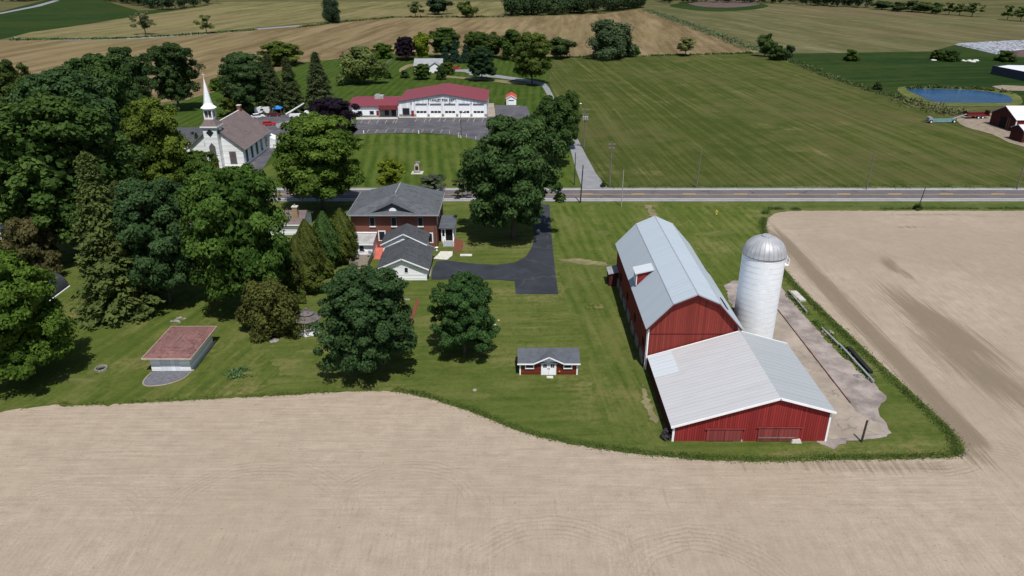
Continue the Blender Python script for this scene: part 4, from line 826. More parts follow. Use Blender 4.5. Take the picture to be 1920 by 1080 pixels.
# ------------------------------------------------------------------ white garage with red-brown hip roof
B = thing('garage', (-46.1, 85.6, 0), 'white single garage with low red brown shingle roof at lower left', 'garage')
W_, Dp = 2.65, 8.0
MB().box(-W_, W_, 0, Dp, 0, 2.4).build('wall', M['white_c'], B)
o_ = .62; c4 = [(-W_ - o_, -o_ - .1, 2.36), (W_ + o_, -o_ - .1, 2.36), (W_ + o_, Dp + o_, 2.36), (-W_ - o_, Dp + o_, 2.36)]
ra, rb = (0, 2.9, 3.0), (0, Dp - 2.9, 3.0); m = MB()
m.poly([c4[0], c4[1], ra]); m.poly([c4[1], c4[2], rb, ra]); m.poly([c4[2], c4[3], rb]); m.poly([c4[3], c4[0], ra, rb]); m.poly(c4[::-1])
rr = m.build('roof', M['sh_red'], B)
MB().box(-.1, .1, 2.9, Dp - 2.9, 2.97, 3.05).build('ridge_cap', M['sh_brown'], rr)
m = MB(); e = .06
m.box(c4[0][0] - e, c4[1][0] + e, c4[0][1] - e, c4[0][1] - .003, 2.2, 2.38); m.box(c4[0][0] - e, c4[1][0] + e, c4[2][1] + .003, c4[2][1] + e, 2.2, 2.38)
m.box(c4[0][0] - e, c4[0][0] - .003, c4[0][1], c4[2][1], 2.2, 2.38); m.box(c4[1][0] + .003, c4[1][0] + e, c4[0][1], c4[2][1], 2.2, 2.38); m.build('fascia', plain('tan_trim', (.45, .38, .31)), B)
dd = MB().box(-1.35, 1.35, -.06, -.003, .02, 2.1).build('garage_door', M['white_m'], B)
MB().box(-1.35, 1.35, -.075, -.063, 1.03, 1.06).build('panel_seam', M['grey_paint'], dd)
MB().box(W_ + .003, W_ + .3, -.1, Dp + .5, 0, .12).build('footing', M['concrete'], B)
sheet('paver_apron', [(288, 697.5), (358, 695.5), (350, 703), (338, 711), (318, 718), (298, 722), (276, 723), (270, 718), (275, 710), (284, 703)], M['pavers'], .08, smooth=2)
mb = MB(); pp = smooth_pts([tuple(at(*q)[:2]) for q in ((364, 692), (352, 704), (340, 712), (319, 719.5), (298, 723.5), (276, 724.5), (268.5, 719), (274, 709), (284, 700))], 4, False)
for a, b in zip(pp[:-1], pp[1:]): mb.tube((a[0], a[1], .05), (b[0], b[1], .05), .12, .12, 6)
tag(mb.build('apron_edging', M['yard'], None), 'curved stone edging round the garage paver apron', 'edging')
# fire pit, rock piles, small garden things
p = at(190, 693); B = thing('fire_pit', p, 'round stone fire pit ring on the lawn left of the garage', 'fire pit')
m = MB()
for k in range(14): a = k * math.pi / 7; m.hexa([(math.cos(a + q) * r_, math.sin(a + q) * r_, 0) for q, r_ in ((-.2, .62), (.2, .62), (.2, .85), (-.2, .85))], [(math.cos(a + q) * r_, math.sin(a + q) * r_, .3) for q, r_ in ((-.19, .64), (.19, .64), (.19, .83), (-.19, .83))])
m.build('stone_ring', M['stone'], B); MB().lathe([(.6, .02), (.3, .1), (.02, .14)], 12).build('ash_bed', M['dark'], B)
def rocks(px, py, n, r, label, mat, cat='rock pile', sz=.35):
    p = at(px, py); m = MB()
    for i in range(n):
        a = random.random() * 6.28; d = r * random.random() ** .5; s = sz * random.uniform(.5, 1.2); x, y = math.cos(a) * d, math.sin(a) * d * .8
        m.lathe([(s * .8, 0), (s, s * .3), (s * .5, s * .7), (.02, s * .75)], 6, x, y, random.random())
    return tag(m.build('rock_pile', mat, None, p), label, cat)
rocks(334, 601, 12, 1.2, 'small ring of pale rocks on the lawn behind the garage', M['stone'], 'rock ring', .3)
rocks(1115, 575, 12, 1.6, 'low overgrown rock heap on the lawn left of the barn', M['rough'], 'rock heap', .5)
rocks(513, 640, 8, .6, 'small heap of grey stones below the big olive shrub', M['stone'], 'rock pile', .35)
for px, py, s, lab in ((925, 604, .16, 'white stone right of the smaller round maple, nearest the crown'), (928, 610, .2, 'larger white stone right of the smaller round maple'), (935, 601, .14, 'smallest white stone on the lawn right of the maple')):
    tag(MB().lathe([(s, 0), (s * 1.1, s * .5), (s * .4, s)], 7).build('stone', M['pale_stone'], None, at(px, py)), lab, 'stone')
p = at(515, 632); B = thing('garden_bench', p, 'small wire framed garden seat below the big olive shrub', 'bench')
m = MB(); m.box(-.6, .6, -.25, .25, .42, .47); m.build('seat', M['stone'], B); m = MB(); m.box(-.6, .6, .22, .27, .47, .95); m.build('backrest', M['wood'], B)
for sx in (-.55, .55):
    for sy in (-.2, .2): MB().box(sx - .03, sx + .03, sy - .03, sy + .03, 0, .42).build('leg', M['wood'], B)
sheet('garden_bed', [(781, 561), (788, 562), (780, 585), (772, 608), (766, 610), (771, 590)], M['mulch'], .07, .05, .4)
p = at(874, 479); tag(MB().box(-1.1, 1.1, -.45, .45, 0, .14).build('stone_slab', M['pale_stone'], None, p), 'pale rectangular stone slab on the lawn right of the porch', 'stone slab')
p = at(762, 562); tag(MB().box(-.6, .6, -.3, .3, 0, .1).build('stone_slab', M['stone'], None, p), 'small grey slab on the lawn beside the large round maple', 'stone slab')
p = at(1343, 402); B = thing('hydrant', p, 'small yellow marker on the lawn behind the barn', 'hydrant'); ym = plain('yellow_paint', (.6, .42, .08))
MB().lathe([(.2, 0), (.2, .1), (.14, .12), (.14, .75), (.2, .8), (.1, .95)], 10).build('body', ym, B); MB().tube((-.28, 0, .55), (.28, 0, .55), .09, .09).build('outlet', ym, B)
p = at(640, 0) if 0 else at(1640, 768); 
tag(MB().lathe([(.3, 0), (.27, .12), (.05, .18)], 8).build('stone', M['yard'], None, at(890, 732)), 'pale stone in the lawn above the grassy field edge', 'stone')
# barnyard junk
a, b = at(1573, 650), at(1637, 720); B = thing('steel_beam', (a + b) / 2, 'long grey pipe lying along the right edge of the barnyard', 'pipe')
MB().tube(a - (a + b) / 2 + Vector((0, 0, .45)), b - (a + b) / 2 + Vector((0, 0, .45)), .13, .13, 10).build('pipe', M['galv'], B)
for f in (.1, .9): q = a.lerp(b, f) - (a + b) / 2; MB().box(q.x - .25, q.x + .25, q.y - .15, q.y + .15, 0, .33).build('support_block', M['stone'], B)
def bar_thing(name, p0, p1, wd, ht, mat, label, cat):
    a, b = at(*p0), at(*p1); d = (b - a).normalized(); n = Vector((-d.y, d.x, 0)) * wd / 2; c = (a + b) / 2; a -= c; b -= c; u = Vector((0, 0, ht))
    return tag(MB().hexa([a + n, a - n, b - n, b + n], [q + u for q in (a + n, a - n, b - n, b + n)]).build(name, mat, None, c), label, cat)
bar_thing('feed_trough', (1590, 655), (1632, 702), .55, .5, M['black'], 'long black trough beside the grey pipe', 'trough')
bar_thing('retaining_wall', (1478, 548), (1512, 588), .3, .45, M['stone'], 'low stone curb at the upper right of the barnyard', 'wall')
bar_thing('retaining_wall', (1540, 618), (1572, 650), .3, .45, M['stone'], 'low stone curb in the middle of the barnyard edge', 'wall')
bar_thing('concrete_panel', (1487, 548), (1505, 566), 1.1, .3, M['concrete'], 'broken concrete panel lying behind the upper stone curb', 'concrete panel')
rocks(1553, 625, 14, 1.0, 'pile of grey rubble at the barnyard edge', M['stone'], 'rubble pile', .4)
rocks(1612, 705, 8, .6, 'small rubble pile below the grey pipe', M['stone'], 'rubble pile', .3)
bar_thing('curb', (1452, 574), (1594, 757), .16, .14, M['dark_barn'], 'dark joint curb running down the middle of the barnyard', 'curb')
a = at(1615, 829); tag(MB().tube((0, 0, -.1), (.1, 0, 3.0), .13, .11, 10).build('post', M['poledk'], None, a), 'dark wooden post standing at the barnyard corner', 'post')
T('bush_1', 'bush', 1250, 803, 822, 22, (.06, .05, .05), 'purple flowering bush at the left corner of the low barn', 'bush')
# gazebo
p = at(579, 622); B = thing('gazebo', p, 'white octagonal gazebo with two tier wooden shingle roof', 'gazebo')
MB().lathe([(1.75, 0), (1.75, .35)], 8).build('floor', M['white_v'], B)
for k in range(8):
    a = k * math.pi / 4; x, y = 1.6 * math.cos(a), 1.6 * math.sin(a); MB().box(x - .08, x + .08, y - .08, y + .08, .35, 2.4).build('post', M['white_v'], B)
for k in range(8):
    if k == 2: continue
    a0, a1 = k * math.pi / 4, (k + 1) * math.pi / 4; p0 = Vector((1.6 * math.cos(a0), 1.6 * math.sin(a0), 0)); p1 = Vector((1.6 * math.cos(a1), 1.6 * math.sin(a1), 0)); m = MB()
    for z in (.5, 1.1): m.tube(p0 + Vector((0, 0, z)), p1 + Vector((0, 0, z)), .05, .05, 4)
    for j in range(1, 7): q = p0.lerp(p1, j / 7); m.tube(q + Vector((0, 0, .5)), q + Vector((0, 0, 1.1)), .025, .025, 4)
    m.tube(p0 + Vector((0, 0, 2.25)), p1 + Vector((0, 0, 2.25)), .09, .09, 4); m.build('railing', M['white_v'], B)
m = MB().lathe([(2.15, 2.3), (2.15, 2.4), (.95, 3.05)], 8); rr = m.build('roof', M['cedar'], B)
MB().lathe([(1.2, 3.1), (1.2, 3.16), (.22, 3.65)], 8).build('upper_roof', M['cedar'], rr); MB().lathe([(.26, 3.6), (.26, 3.85), (.02, 4.0)], 8).build('finial', M['cedar'], rr)
# dark hoop shelter at the left
p = at(86, 553); B = thing('hoop_shelter', p, 'dark grey round topped tarp shelter beside the left maple', 'shelter')
m = MB(); pr = [(2.0 * math.cos(a), 2.5 * math.sin(a)) for a in np.linspace(0, math.pi, 15)]; m.prism(pr, 'y', -3, 3.5); m.build('tarp_cover', M['tarp'], B, smooth=False)
for sx in (-2, 2): MB().tube((sx, -3.1, .05), (sx, 3.6, .05), .09, .09, 6).build('ground_rail', M['white_v'], B)
p = at(-10, 452); B = thing('camper_trailer', p, 'white and blue roof of a parked trailer behind the brownish shrub at the left edge', 'trailer')
MB().prism([(-2.6, .6), (2.4, .6), (2.7, 1.6), (2.4, 2.8), (-2.4, 2.9), (-2.7, 1.8)], 'y', -1.2, 1.2).build('body', M['car_white'], B)
for sx in (-.5, .5): MB().lathe([(.35, -1.25), (.35, 1.25)], 14).build('wheel', M['black'], B, (sx, 0, .35)).rotation_euler = (R(90), 0, 0)
window(B, (0, -1.2, 2.0), 1.2, .6)

# ------------------------------------------------------------------ brick house
B = thing('brick_house', (-22.8, 131.2, 0), 'two storey red brick house with grey hip roof and white rear wings', 'house')
ex0, ex1, dY, ze = -8.3, 8.95, 13.8, 7.05
MB().box(ex0 + .5, ex1 - .5, .55, dY, 0, 7.03).build('wall', M['brick'], B)
c4 = [(ex0, -.5, ze), (ex1, -.5, ze), (ex1, dY + .5, ze), (ex0, dY + .5, ze)]; m = MB()
ra, rb = (.2, 5.4, 9.55), (.2, dY - 1.2, 9.55)
m.poly([c4[0], c4[1], ra]); m.poly([c4[1], c4[2], rb, ra]); m.poly([c4[2], c4[3], rb]); m.poly([c4[3], c4[0], ra, rb]); m.poly(c4[::-1]); rr = m.build('roof', M['sh_grey'], B)
MB().tube((.2, 5.4, 9.54), (.2, dY - 1.2, 9.54), .09, .09, 6).build('ridge_cap', M['flat_roof'], rr)
gd = MB().prism([(-3.3, 7.3), (3.9, 7.3), (.3, 9.0)], 'y', .45, 3.0).build('pediment', M['sh_slate'], B)
m = MB(); m.slab([(.3, .0, 9.25), (-3.75, .0, 7.33), (-3.75, .6, 7.33), (.3, 5.2, 9.25)], .12); m.slab([(.3, .0, 9.25), (4.35, .0, 7.33), (4.35, .6, 7.33), (.3, 5.2, 9.25)], .12); m.build('pediment_roof', M['sh_grey'], gd)
MB().prism([(.3 + .7 * math.cos(a), 7.5 + .6 * math.sin(a)) for a in np.linspace(0, math.pi, 11)], 'y', .38, .447).build('half_round_window', M['white_v'], gd)
m = MB(); m.box(ex0, ex1, -.57, -.503, 6.82, 7.04); m.box(ex1 + .003, ex1 + .08, -.55, dY + .5, 6.82, 7.04); m.box(ex0 - .08, ex0 - .003, -.55, dY + .5, 6.82, 7.04); m.build('fascia', M['grey_paint'], B)
for x in (-3.75, .35, 5.4): window(B, (x, .55, 5.35), .8, 1.6, frame=plain('stone_surround', (.26, .26, .24))); MB().box(x - .6, x + .6, .35, .485, 4.3, 4.42).build('sill', M['white_v'], B)
for x, z in ((-2.1, 2.5), (6.95, 2.1)): window(B, (x, .55, z), 1.05, 1.7, fr=.2)
MB().box(8.05, 8.17, .43, .547, 0, 6.8).build('downpipe', M['sh_dark'], B)
for k in range(3): window(B, (ex1 - .5, 2 + k * 4.5, 5.3), .9, 1.5, '+x')
window(B, (ex1 - .5, 11.5, 1.7), .9, 1.5, '+x')
wg = MB().prism([(-1.0, 0), (6.8, 0), (6.8, 3.1), (2.9, 5.0), (-1.0, 3.1)], 'y', -5.25, .54).build('rear_wing', M['white_c'], B)
m = MB()
m.slab([(2.9, -5.6, 5.15), (-1.4, -5.6, 3.05), (-1.4, .53, 3.05), (2.9, .53, 5.15)], .12); m.slab([(2.9, -5.6, 5.15), (7.2, -5.6, 3.05), (7.2, .53, 3.05), (2.9, .53, 5.15)], .12); m.build('wing_roof', M['sh_dark'], wg)
m = MB(); m.slab([(2.9, -5.67, 5.12), (-1.45, -5.67, 2.98), (-1.45, -5.603, 2.98), (2.9, -5.603, 5.12)], .18); m.slab([(2.9, -5.67, 5.12), (7.25, -5.67, 2.98), (7.25, -5.603, 2.98), (2.9, -5.603, 5.12)], .18); m.build('wing_fascia', M['white_v'], wg)
gw = MB().prism([(-.1, 0), (8.0, 0), (8.0, 2.4), (3.9, 4.05), (-.1, 2.4)], 'y', -15.0, -5.26).build('garage_wing', M['white_c'], B)
m = MB(); m.slab([(3.9, -15.5, 4.22), (-.6, -15.5, 2.3), (-.6, -5.1, 2.3), (3.9, -5.1, 4.22)], .12); m.slab([(3.9, -15.5, 4.22), (8.5, -15.5, 2.3), (8.5, -5.1, 2.3), (3.9, -5.1, 4.22)], .12); m.build('garage_roof', M['sh_dark'], gw)
for ya, yb in ((-15.58, -15.503), (-5.097, -5.0)):
    mm = MB(); mm.slab([(3.9, ya, 4.24), (-.65, ya, 2.25), (-.65, yb, 2.25), (3.9, yb, 4.24)], .2); mm.slab([(3.9, ya, 4.24), (8.55, ya, 2.25), (8.55, yb, 2.25), (3.9, yb, 4.24)], .2); mm.build('garage_fascia', M['white_v'], gw)
f = window(gw, (4.55, -15.0, 1.95), .55, .85); MB().box(7.86, 8.04, -15.06, -15.003, 0, 2.3).build('corner_board', M['white_v'], gw)
MB().box(4.2, 4.9, -17.9, -17.885, 1.92, 1.98).build('meeting_rail', M['white_v'], f) if 0 else None
sr = MB().prism([(.54, 0), (-4.1, 0), (-4.1, 2.6), (.54, 3.2)], 'x', -7.1, -3.2).build('sunroom', M['white_c'], B)
MB().slab([(-7.4, .53, 3.36), (-7.4, -4.5, 2.7), (-2.95, -4.5, 2.7), (-2.95, .53, 3.36)], .12).build('sunroom_roof', M['flat_roof'], sr)
m = MB(); m.box(-7.45, -2.9, -4.58, -4.503, 2.5, 2.72); m.box(-7.45, -2.9, -.45, -.1, 3.37, 3.42); m.build('sunroom_trim', M['white_v'], sr); window(sr, (-5.2, -4.1, 1.7), .8, 1.0); MB().box(-5.0, -4.1, -4.16, -4.103, 0.5, 1.3).build('door', M['white_v'], sr)
dk = MB().box(-6.5, -3.1, -9.6, -4.15, .35, .5).build('deck', M['wood'], B); m = MB()
m.box(-6.5, -6.42, -9.6, -4.2, .55, 1.3); m.box(-3.18, -3.1, -9.6, -4.2, .55, 1.3); m.box(-6.42, -4.9, -9.6, -9.52, .0, 1.3); m.build('deck_railing', M['wood'], dk)
MB().box(-4.8, -3.4, -10.6, -9.61, 0, .25).build('deck_step', M['wood'], dk)
pc = MB().box(9.0, 11.4, 3.0, 8.8, 0, .5).build('porch', M['concrete'], B)
MB().slab([(8.5, 2.5, 3.35), (8.5, 9.2, 3.75), (11.75, 9.2, 3.75), (11.75, 2.5, 3.35)], .14).build('porch_roof', M['sh_slate'], pc)
m = MB()
for x in (9.1, 9.75, 11.3): m.box(x - .09, x + .09, 3.02, 3.2, .5, 3.2)
m.box(9.0, 11.4, 3.0, 3.2, 2.95, 3.2); m.box(11.3, 11.45, 3.22, 8.8, .5, 3.2); m.box(9, 9.7, 3.05, 3.18, .5, 1.4); m.build('porch_frame', M['white_v'], pc)
m = MB().box(9.75, 11.2, 3.3, 3.36, .5, 2.95); m.build('screen', M['dark'], pc); m = MB()
for k in range(4): m.box(9.7, 11.4, 2.55 - k * .45, 2.99 if k == 0 else 2.55 - (k - 1) * .45 - .003, 0, .44 - k * .11)
m.build('steps', M['grey_paint'], pc); MB().box(11.42, 11.52, 1.1, 2.95, 0, 1.2).build('handrail', M['white_v'], pc); MB().box(9.55, 9.65, 1.1, 2.95, 0, 1.2).build('handrail', M['white_v'], pc)
for x, y, rz, lab in ((-28.6, 124.9, .4, 'white chair on the deck, left side'), (-26.5, 126.0, -.5, 'grey chair on the deck near the sunroom door')):
    c = thing('deck_chair', (x, y, .5), lab, 'chair', 'chairs on the deck', rz); cm = M['white_v'] if x < -27 else M['grey_paint']
    MB().box(-.35, .35, -.3, .3, .38, .44).build('seat', cm, c); MB().box(-.35, .35, .28, .34, .445, 1.0).build('backrest', cm, c)
    for sx in (-.3, .3):
        for sy in (-.25, .25): MB().box(sx - .03, sx + .03, sy - .03, sy + .03, 0, .38).build('leg', cm, c)
p = at(819, 470); B2 = thing('potted_plant', p, 'small white urn beside the porch steps', 'planter'); MB().lathe([(.18, 0), (.12, .3), (.32, .7)], 10).build('urn', M['white_v'], B2)
# neighbour house with tan chimney
B = thing('neighbour_house', (-45.5, 139, 0), 'low brown roofed house with a tan brick chimney behind the arborvitae', 'house')
gable(B, -5, 3.2, 0, 7.5, 2.4, 3.9, M['white_c'], M['sh_brown'], .4, 'x')
ch = MB().box(1.3, 2.3, 1.2, 2.1, 2.4, 5.4).build('chimney', M['tan_brick'], B); MB().box(1.2, 2.4, 1.1, 2.2, 5.403, 5.55).build('chimney_cap', M['pale_stone'], ch); MB().lathe([(.15, 5.553), (.15, 5.95)], 8, 1.8, 1.65).build('flue', M['galv'], ch)
p = at(330, 462); B = thing('neighbour_house', p, 'red brown roof of a low house glimpsed behind the maples', 'house'); gable(B, -4, 6, 0, 7, 2.4, 4.2, M['white_c'], M['sh_red'], .4, 'x'); window(B, (1, 0, 1.4), 1.2, 1.1)

# ------------------------------------------------------------------ church
B = thing('church', (-78.5, 191.8, 0), 'white wooden church with brown roof and tall white steeple', 'church')
Lc, hw, ez, rz_ = 22.2, 7.0, 5.25, 11.0
MB().prism([(-hw, 0), (hw, 0), (hw, ez), (0, rz_), (-hw, ez)], 'y', 0, Lc).build('wall', M['white_c'], B)
sl = (rz_ - ez) / hw; ov = .75; m = MB()
for s in (-1, 1): m.slab([(0, -.6, rz_ + .2), (s * (hw + ov), -.6, ez - sl * ov + .2), (s * (hw + ov), Lc + .5, ez - sl * ov + .2), (0, Lc + .5, rz_ + .2)], .16)
rr = m.build('roof', M['sh_brown'], B); MB().box(-.12, .12, -.6, Lc + .5, rz_ + .17, rz_ + .27).build('ridge_cap', M['white_v'], rr)
m = MB()
for s in (-1, 1): m.box(s * (hw + ov) + (.003 if s > 0 else -.07), s * (hw + ov) + (.07 if s > 0 else -.003), -.6, Lc + .5, ez - sl * ov - .05, ez - sl * ov + .2)
m.build('fascia', M['grey_paint'], B)
ch = MB().box(-.5, .5, Lc - 1.6, Lc - .6, 9.5, 12.4).build('chimney', M['brick'], B); MB().box(-.6, .6, Lc - 1.7, Lc - .5, 12.403, 12.6).build('chimney_cap', M['pale_stone'], ch)
MB().box(-hw - .2, hw + .25, -.25, Lc + .2, 0, .35).build('foundation', M['concrete'], B)
for k in range(5):
    wy = 2.6 + k * 4.2; window(B, (hw, wy, 2.75), 1.25, 3.6, '+x', M['teal'], fr=.18)
window(B, (4.2, 0, 2.5), 1.5, 3.1, frame=plain('brown_frame', (.2, .16, .15)), pane=plain('stained_glass', (.11, .095, .1), .3), fr=.16); window(B, (-4.2, 0, 2.5), 1.5, 3.1, fr=.16)
tw = MB().box(-1.75, 1.75, -2.2, 1.6, 0, 11.0).build('tower', M['white_c'], B); tc = (.0, -.3)
m = MB().box(-2.2, 2.2, -2.65, 2.05, 11.003, 11.3); m.box(-1.95, 1.95, -2.4, 1.8, 10.6, 11.0 - .003); m.build('cornice', M['white_v'], tw)
m = MB().hexa([(-2.15, -2.6, 11.303), (2.15, -2.6, 11.303), (2.15, 2.0, 11.303), (-2.15, 2.0, 11.303)], [(-1.15, -1.45, 12.9), (1.15, -1.45, 12.9), (1.15, .85, 12.9), (-1.15, .85, 12.9)]); m.build('tower_roof', M['sh_brown'], tw)
bl = MB().box(-.95, .95, -1.25, .65, 12.9, 15.6).build('belfry', M['sh_brown'], B); m = MB()
for x in (-1.0, 0, 1.0):
    for y in (-1.3, .7):
        if x == 0: m.box(-.1, .1, y - .06, y + .06, 13.3, 15.1)
        else: m.box(x - .14, x + .14, y - .14, y + .14, 12.903, 15.5)
for y in (-1.3, .7): m.box(-1.1, 1.1, y - .1, y + .1, 12.91, 13.3); m.box(-1.1, 1.1, y - .1, y + .1, 15.1, 15.48)
for x in (-1.0, 1.0): m.box(x - .1, x + .1, -1.3, .7, 12.91, 13.3); m.box(x - .1, x + .1, -1.3, .7, 15.1, 15.48); m.box(x - .06, x + .06, -.4, -.2, 13.3, 15.1)
m.build('belfry_frame', M['white_v'], bl)
m = MB().lathe([(1.95, 15.55), (2.0, 15.75), (1.3, 16.35), (1.02, 16.9), (.03, 23.3)], 8, 0, -.3, R(22.5)); m.build('spire', M['white_v'], B)
m = MB().tube((0, -.3, 23.2), (0, -.3, 24.6), .05, .03, 5); m.box(-.35, .35, -.33, -.27, 24.0, 24.08); m.build('cross', M['white_v'], B)
MB().prism([(0, 8.6), (.95, 9.7), (0, 10.8 - .25), (-.95, 9.7)], 'y', -2.3, -2.203).build('diamond_window', M['glass'], tw)
MB().prism([(1.78, 9.7)] and [(-1.0, 8.9), (-.3, 9.7), (-1.0, 10.5), (-1.7, 9.7)], 'x', 1.755, 1.85).build('diamond_window', M['glass'], tw)
pw = MB().prism([(-.8, 3.6), (.8, 3.6), (.8, 6.0), (0, 7.0), (-.8, 6.0)], 'y', -2.28, -2.203).build('pointed_window', plain('louvre_brown', (.12, .1, .1)), tw)
MB().box(-1.0, 1.0, -2.3, -2.203, .3, 3.0).build('door', M['dark_red'], tw)
for sx in (-5.5, 5.5):
    pass
MB().box(3.4, 5.0, -1.6, -.26, 0, .4).build('front_step', M['concrete'], B)
MB().prism([(hw + .1, 0), (hw + 2.2, 0), (hw + 2.2, 2.6), (hw + .1, 3.6)], 'y', Lc - 1.2, Lc + 2.4).build('rear_entry', M['white_c'], B)
p = at(352, 280); B = thing('church_annexe', (-93.5, 207, 0), 'white house with dark grey roof behind trees, left of the church', 'house'); gable(B, -5.2, 4.6, 0, 9, 3.2, 6.3, M['white_c'], M['sh_dark'], .5, 'x')
window(B, (-2.0, 0, 1.7), 1, 1.4); window(B, (2, 0, 1.7), 1, 1.4); MB().box(1.5, 2.1, 2.2, 2.8, 4.6, 5.5).build('roof_vent', M['black'], B)
p = at(330, 290); B = thing('white_shed', (-97.5, 200, 0), 'small white outbuilding half hidden left of the church annexe', 'shed'); gable(B, -2.2, 2.2, 0, 4.5, 2.3, 3.3, M['white_c'], M['sh_light'], .3, 'x'); window(B, (0, 0, 1.3), .8, .8)
p = at(330, 205); tag(MB().box(-.5, .5, -.25, .25, 0, .25).lathe([(.3, .25), (.25, 1.2), (.08, 1.6)], 8).build('statue', M['pale_stone'], None, p), 'small pale stone figure on the lawn beneath the lone dark tree', 'statue')

# ------------------------------------------------------------------ fire station
B = thing('fire_station', (-24.3, 259.6, 0), 'white fire station with red metal roof and five garage doors', 'fire station')
MB().prism([(-15.4, 0), (15.4, 0), (15.4, 5.3), (.2, 7.7), (-15.4, 5.3)], 'y', 0, 24).build('wall', M['white_m'], B)
m = MB()
for x, s in ((-15.75, -1), (15.75, 1)): m.slab([(.2, -.35, 7.95), (x, -.35, 5.42), (x, 24.3, 5.42), (.2, 24.3, 7.95)], .15)
m.build('roof', M['roof_ry'], B); m = MB()
for x in (-15.8, 15.8): m.slab([(.2, -.42, 7.93), (x, -.42, 5.4), (x, -.353, 5.4), (.2, -.353, 7.93)], .3)
m.build('rake_board', M['sh_slate'], B)
m = MB()
for k in range(5):
    x0 = -9.35 + k * 5.02
    d = MB().box(x0, x0 + 3.7, -.05, -.004, .02, 4.35).build('garage_door', M['white_v'], B); MB().box(x0 + .1, x0 + 3.6, -.075, -.053, 1.35, 2.05).build('window_strip', M['dark'], d)
    MB().box(x0 - .1, x0 + 3.8, -.3, -.004, 4.36, 4.6).build('door_hood', M['sh_slate'], d); mm = MB()
    for q in (1, 2): mm.box(x0 + q * 3.7 / 3 - .08, x0 + q * 3.7 / 3 + .08, -.085, -.077, 1.35, 2.05)
    mm.build('mullion', M['white_v'], d); MB().box(x0 + 3.95, x0 + 4.7, -.25, -.004, 0, 1.0).build('stone_pier', M['stone'], B)
MB().box(-15.4, -9.4, -.16, -.004, 0, .9).build('stone_base', M['stone'], B)
window(B, (-12.9, -.16, 1.85), 2.3, 2.3, frame=M['grey_paint'])
MB().box(-11.1, -10.2, -.2, -.165, .1, 2.2).build('door', M['door_red'], B)
for x in (-11.0, -4.9, 2.4, 10.0): MB().box(x - .15, x + .15, -.3, -.004, 4.6, 4.95).build('wall_lamp', M['black'], B)
tx = bpy.data.curves.new('lettering', 'FONT'); tx.body = 'STANLEY FIRE DEPT.'; tx.size = 1.2; tx.extrude = .03; tx.align_x = 'CENTER'; tx.offset = .05; tx.space_character = 1.2
to = bpy.data.objects.new('lettering_source', tx); col.objects.link(to); dg = bpy.context.evaluated_depsgraph_get(); tm = bpy.data.meshes.new_from_object(to.evaluated_get(dg)); bpy.data.objects.remove(to)
tm.materials.clear(); tm.materials.append(M['black']); wdt = max(v.co.x for v in tm.vertices) - min(v.co.x for v in tm.vertices)
lo = link_mesh('lettering', tm, B, (.0, -.035, 5.4)); lo.rotation_euler = (R(90), 0, 0); lo.scale = (10.0 / wdt, 1, 1); lo['label'] = 'dark letters on the gable reading STANLEY FIRE DEPT.'
an = MB().prism([(0, 0), (20, 0), (20, 3.6), (10, 4.8), (0, 3.6)], 'x', -33.0, -15.42).build('office_wing', M['white_m'], B)
m = MB(); m.slab([(-33.5, -.4, 3.72), (-33.5, 10, 4.98), (-15.8, 10, 4.98), (-15.8, -.4, 3.72)], .15); m.slab([(-33.5, 20.4, 3.72), (-33.5, 10.003, 4.98), (-15.8, 10.003, 4.98), (-15.8, 20.4, 3.72)], .15); m.build('office_roof', M['roof_r'], an)
MB().box(-33.5, -22.4, -.47, -.404, 3.4, 3.7).build('office_fascia', M['sh_slate'], an)
MB().slab([(-22.3, -2.2, 2.9), (-22.3, -.42, 4.05), (-15.6, -.42, 4.05), (-15.6, -2.2, 2.9)], .15).build('entry_canopy', M['dark_red'], an)
MB().box(-22.1, -15.8, -.3, -.003, 0, 2.9).build('entry_wall', M['stone'], an); m = MB()
window(an, (-19.7, -.3, 1.4), 1.6, 1.9, frame=M['grey_paint']); window(an, (-17.2, -.3, 1.4), 1.7, 2.2, frame=M['grey_paint'])
for x in (-22.1, -15.9): MB().box(x - .12, x + .12, -2.1, -1.85, 0, 2.85).build('canopy_post', M['stone'], an)
window(an, (-29.2, 0, 1.45), 1.3, 1.1, frame=M['grey_paint']); window(an, (-25.0, 0, 1.45), 1.3, 1.1, frame=M['grey_paint']); MB().box(-23.4, -22.5, -.06, -.003, .1, 2.2).build('door', M['door_red'], an)
MB().box(-33, -22.2, -.12, -.003, 0, .5).build('stone_base', M['stone'], an)
ac = MB().box(-25.2, -22.0, 8.2, 10.4, 4.7, 6.0).build('roof_unit', M['flat_roof'], an); MB().box(-24.9, -23.4, 8.5, 10.1, 6.003, 6.3).build('fan_hood', M['grey_paint'], ac)
B = thing('red_roof_shed', (-.3, 282.3, 0), 'small white shed with bright red roof right of the fire station', 'shed'); gable(B, -1.9, 1.9, 0, 6.5, 2.6, 3.7, M['white_m'], M['roof_or'], .2, 'y'); d = MB().box(-1.1, 1.1, -.05, -.003, .02, 2.1).build('garage_door', M['white_v'], B); MB().box(-1.0, 1.0, -.075, -.053, 1.55, 1.9).build('window_strip', M['glass'], d)
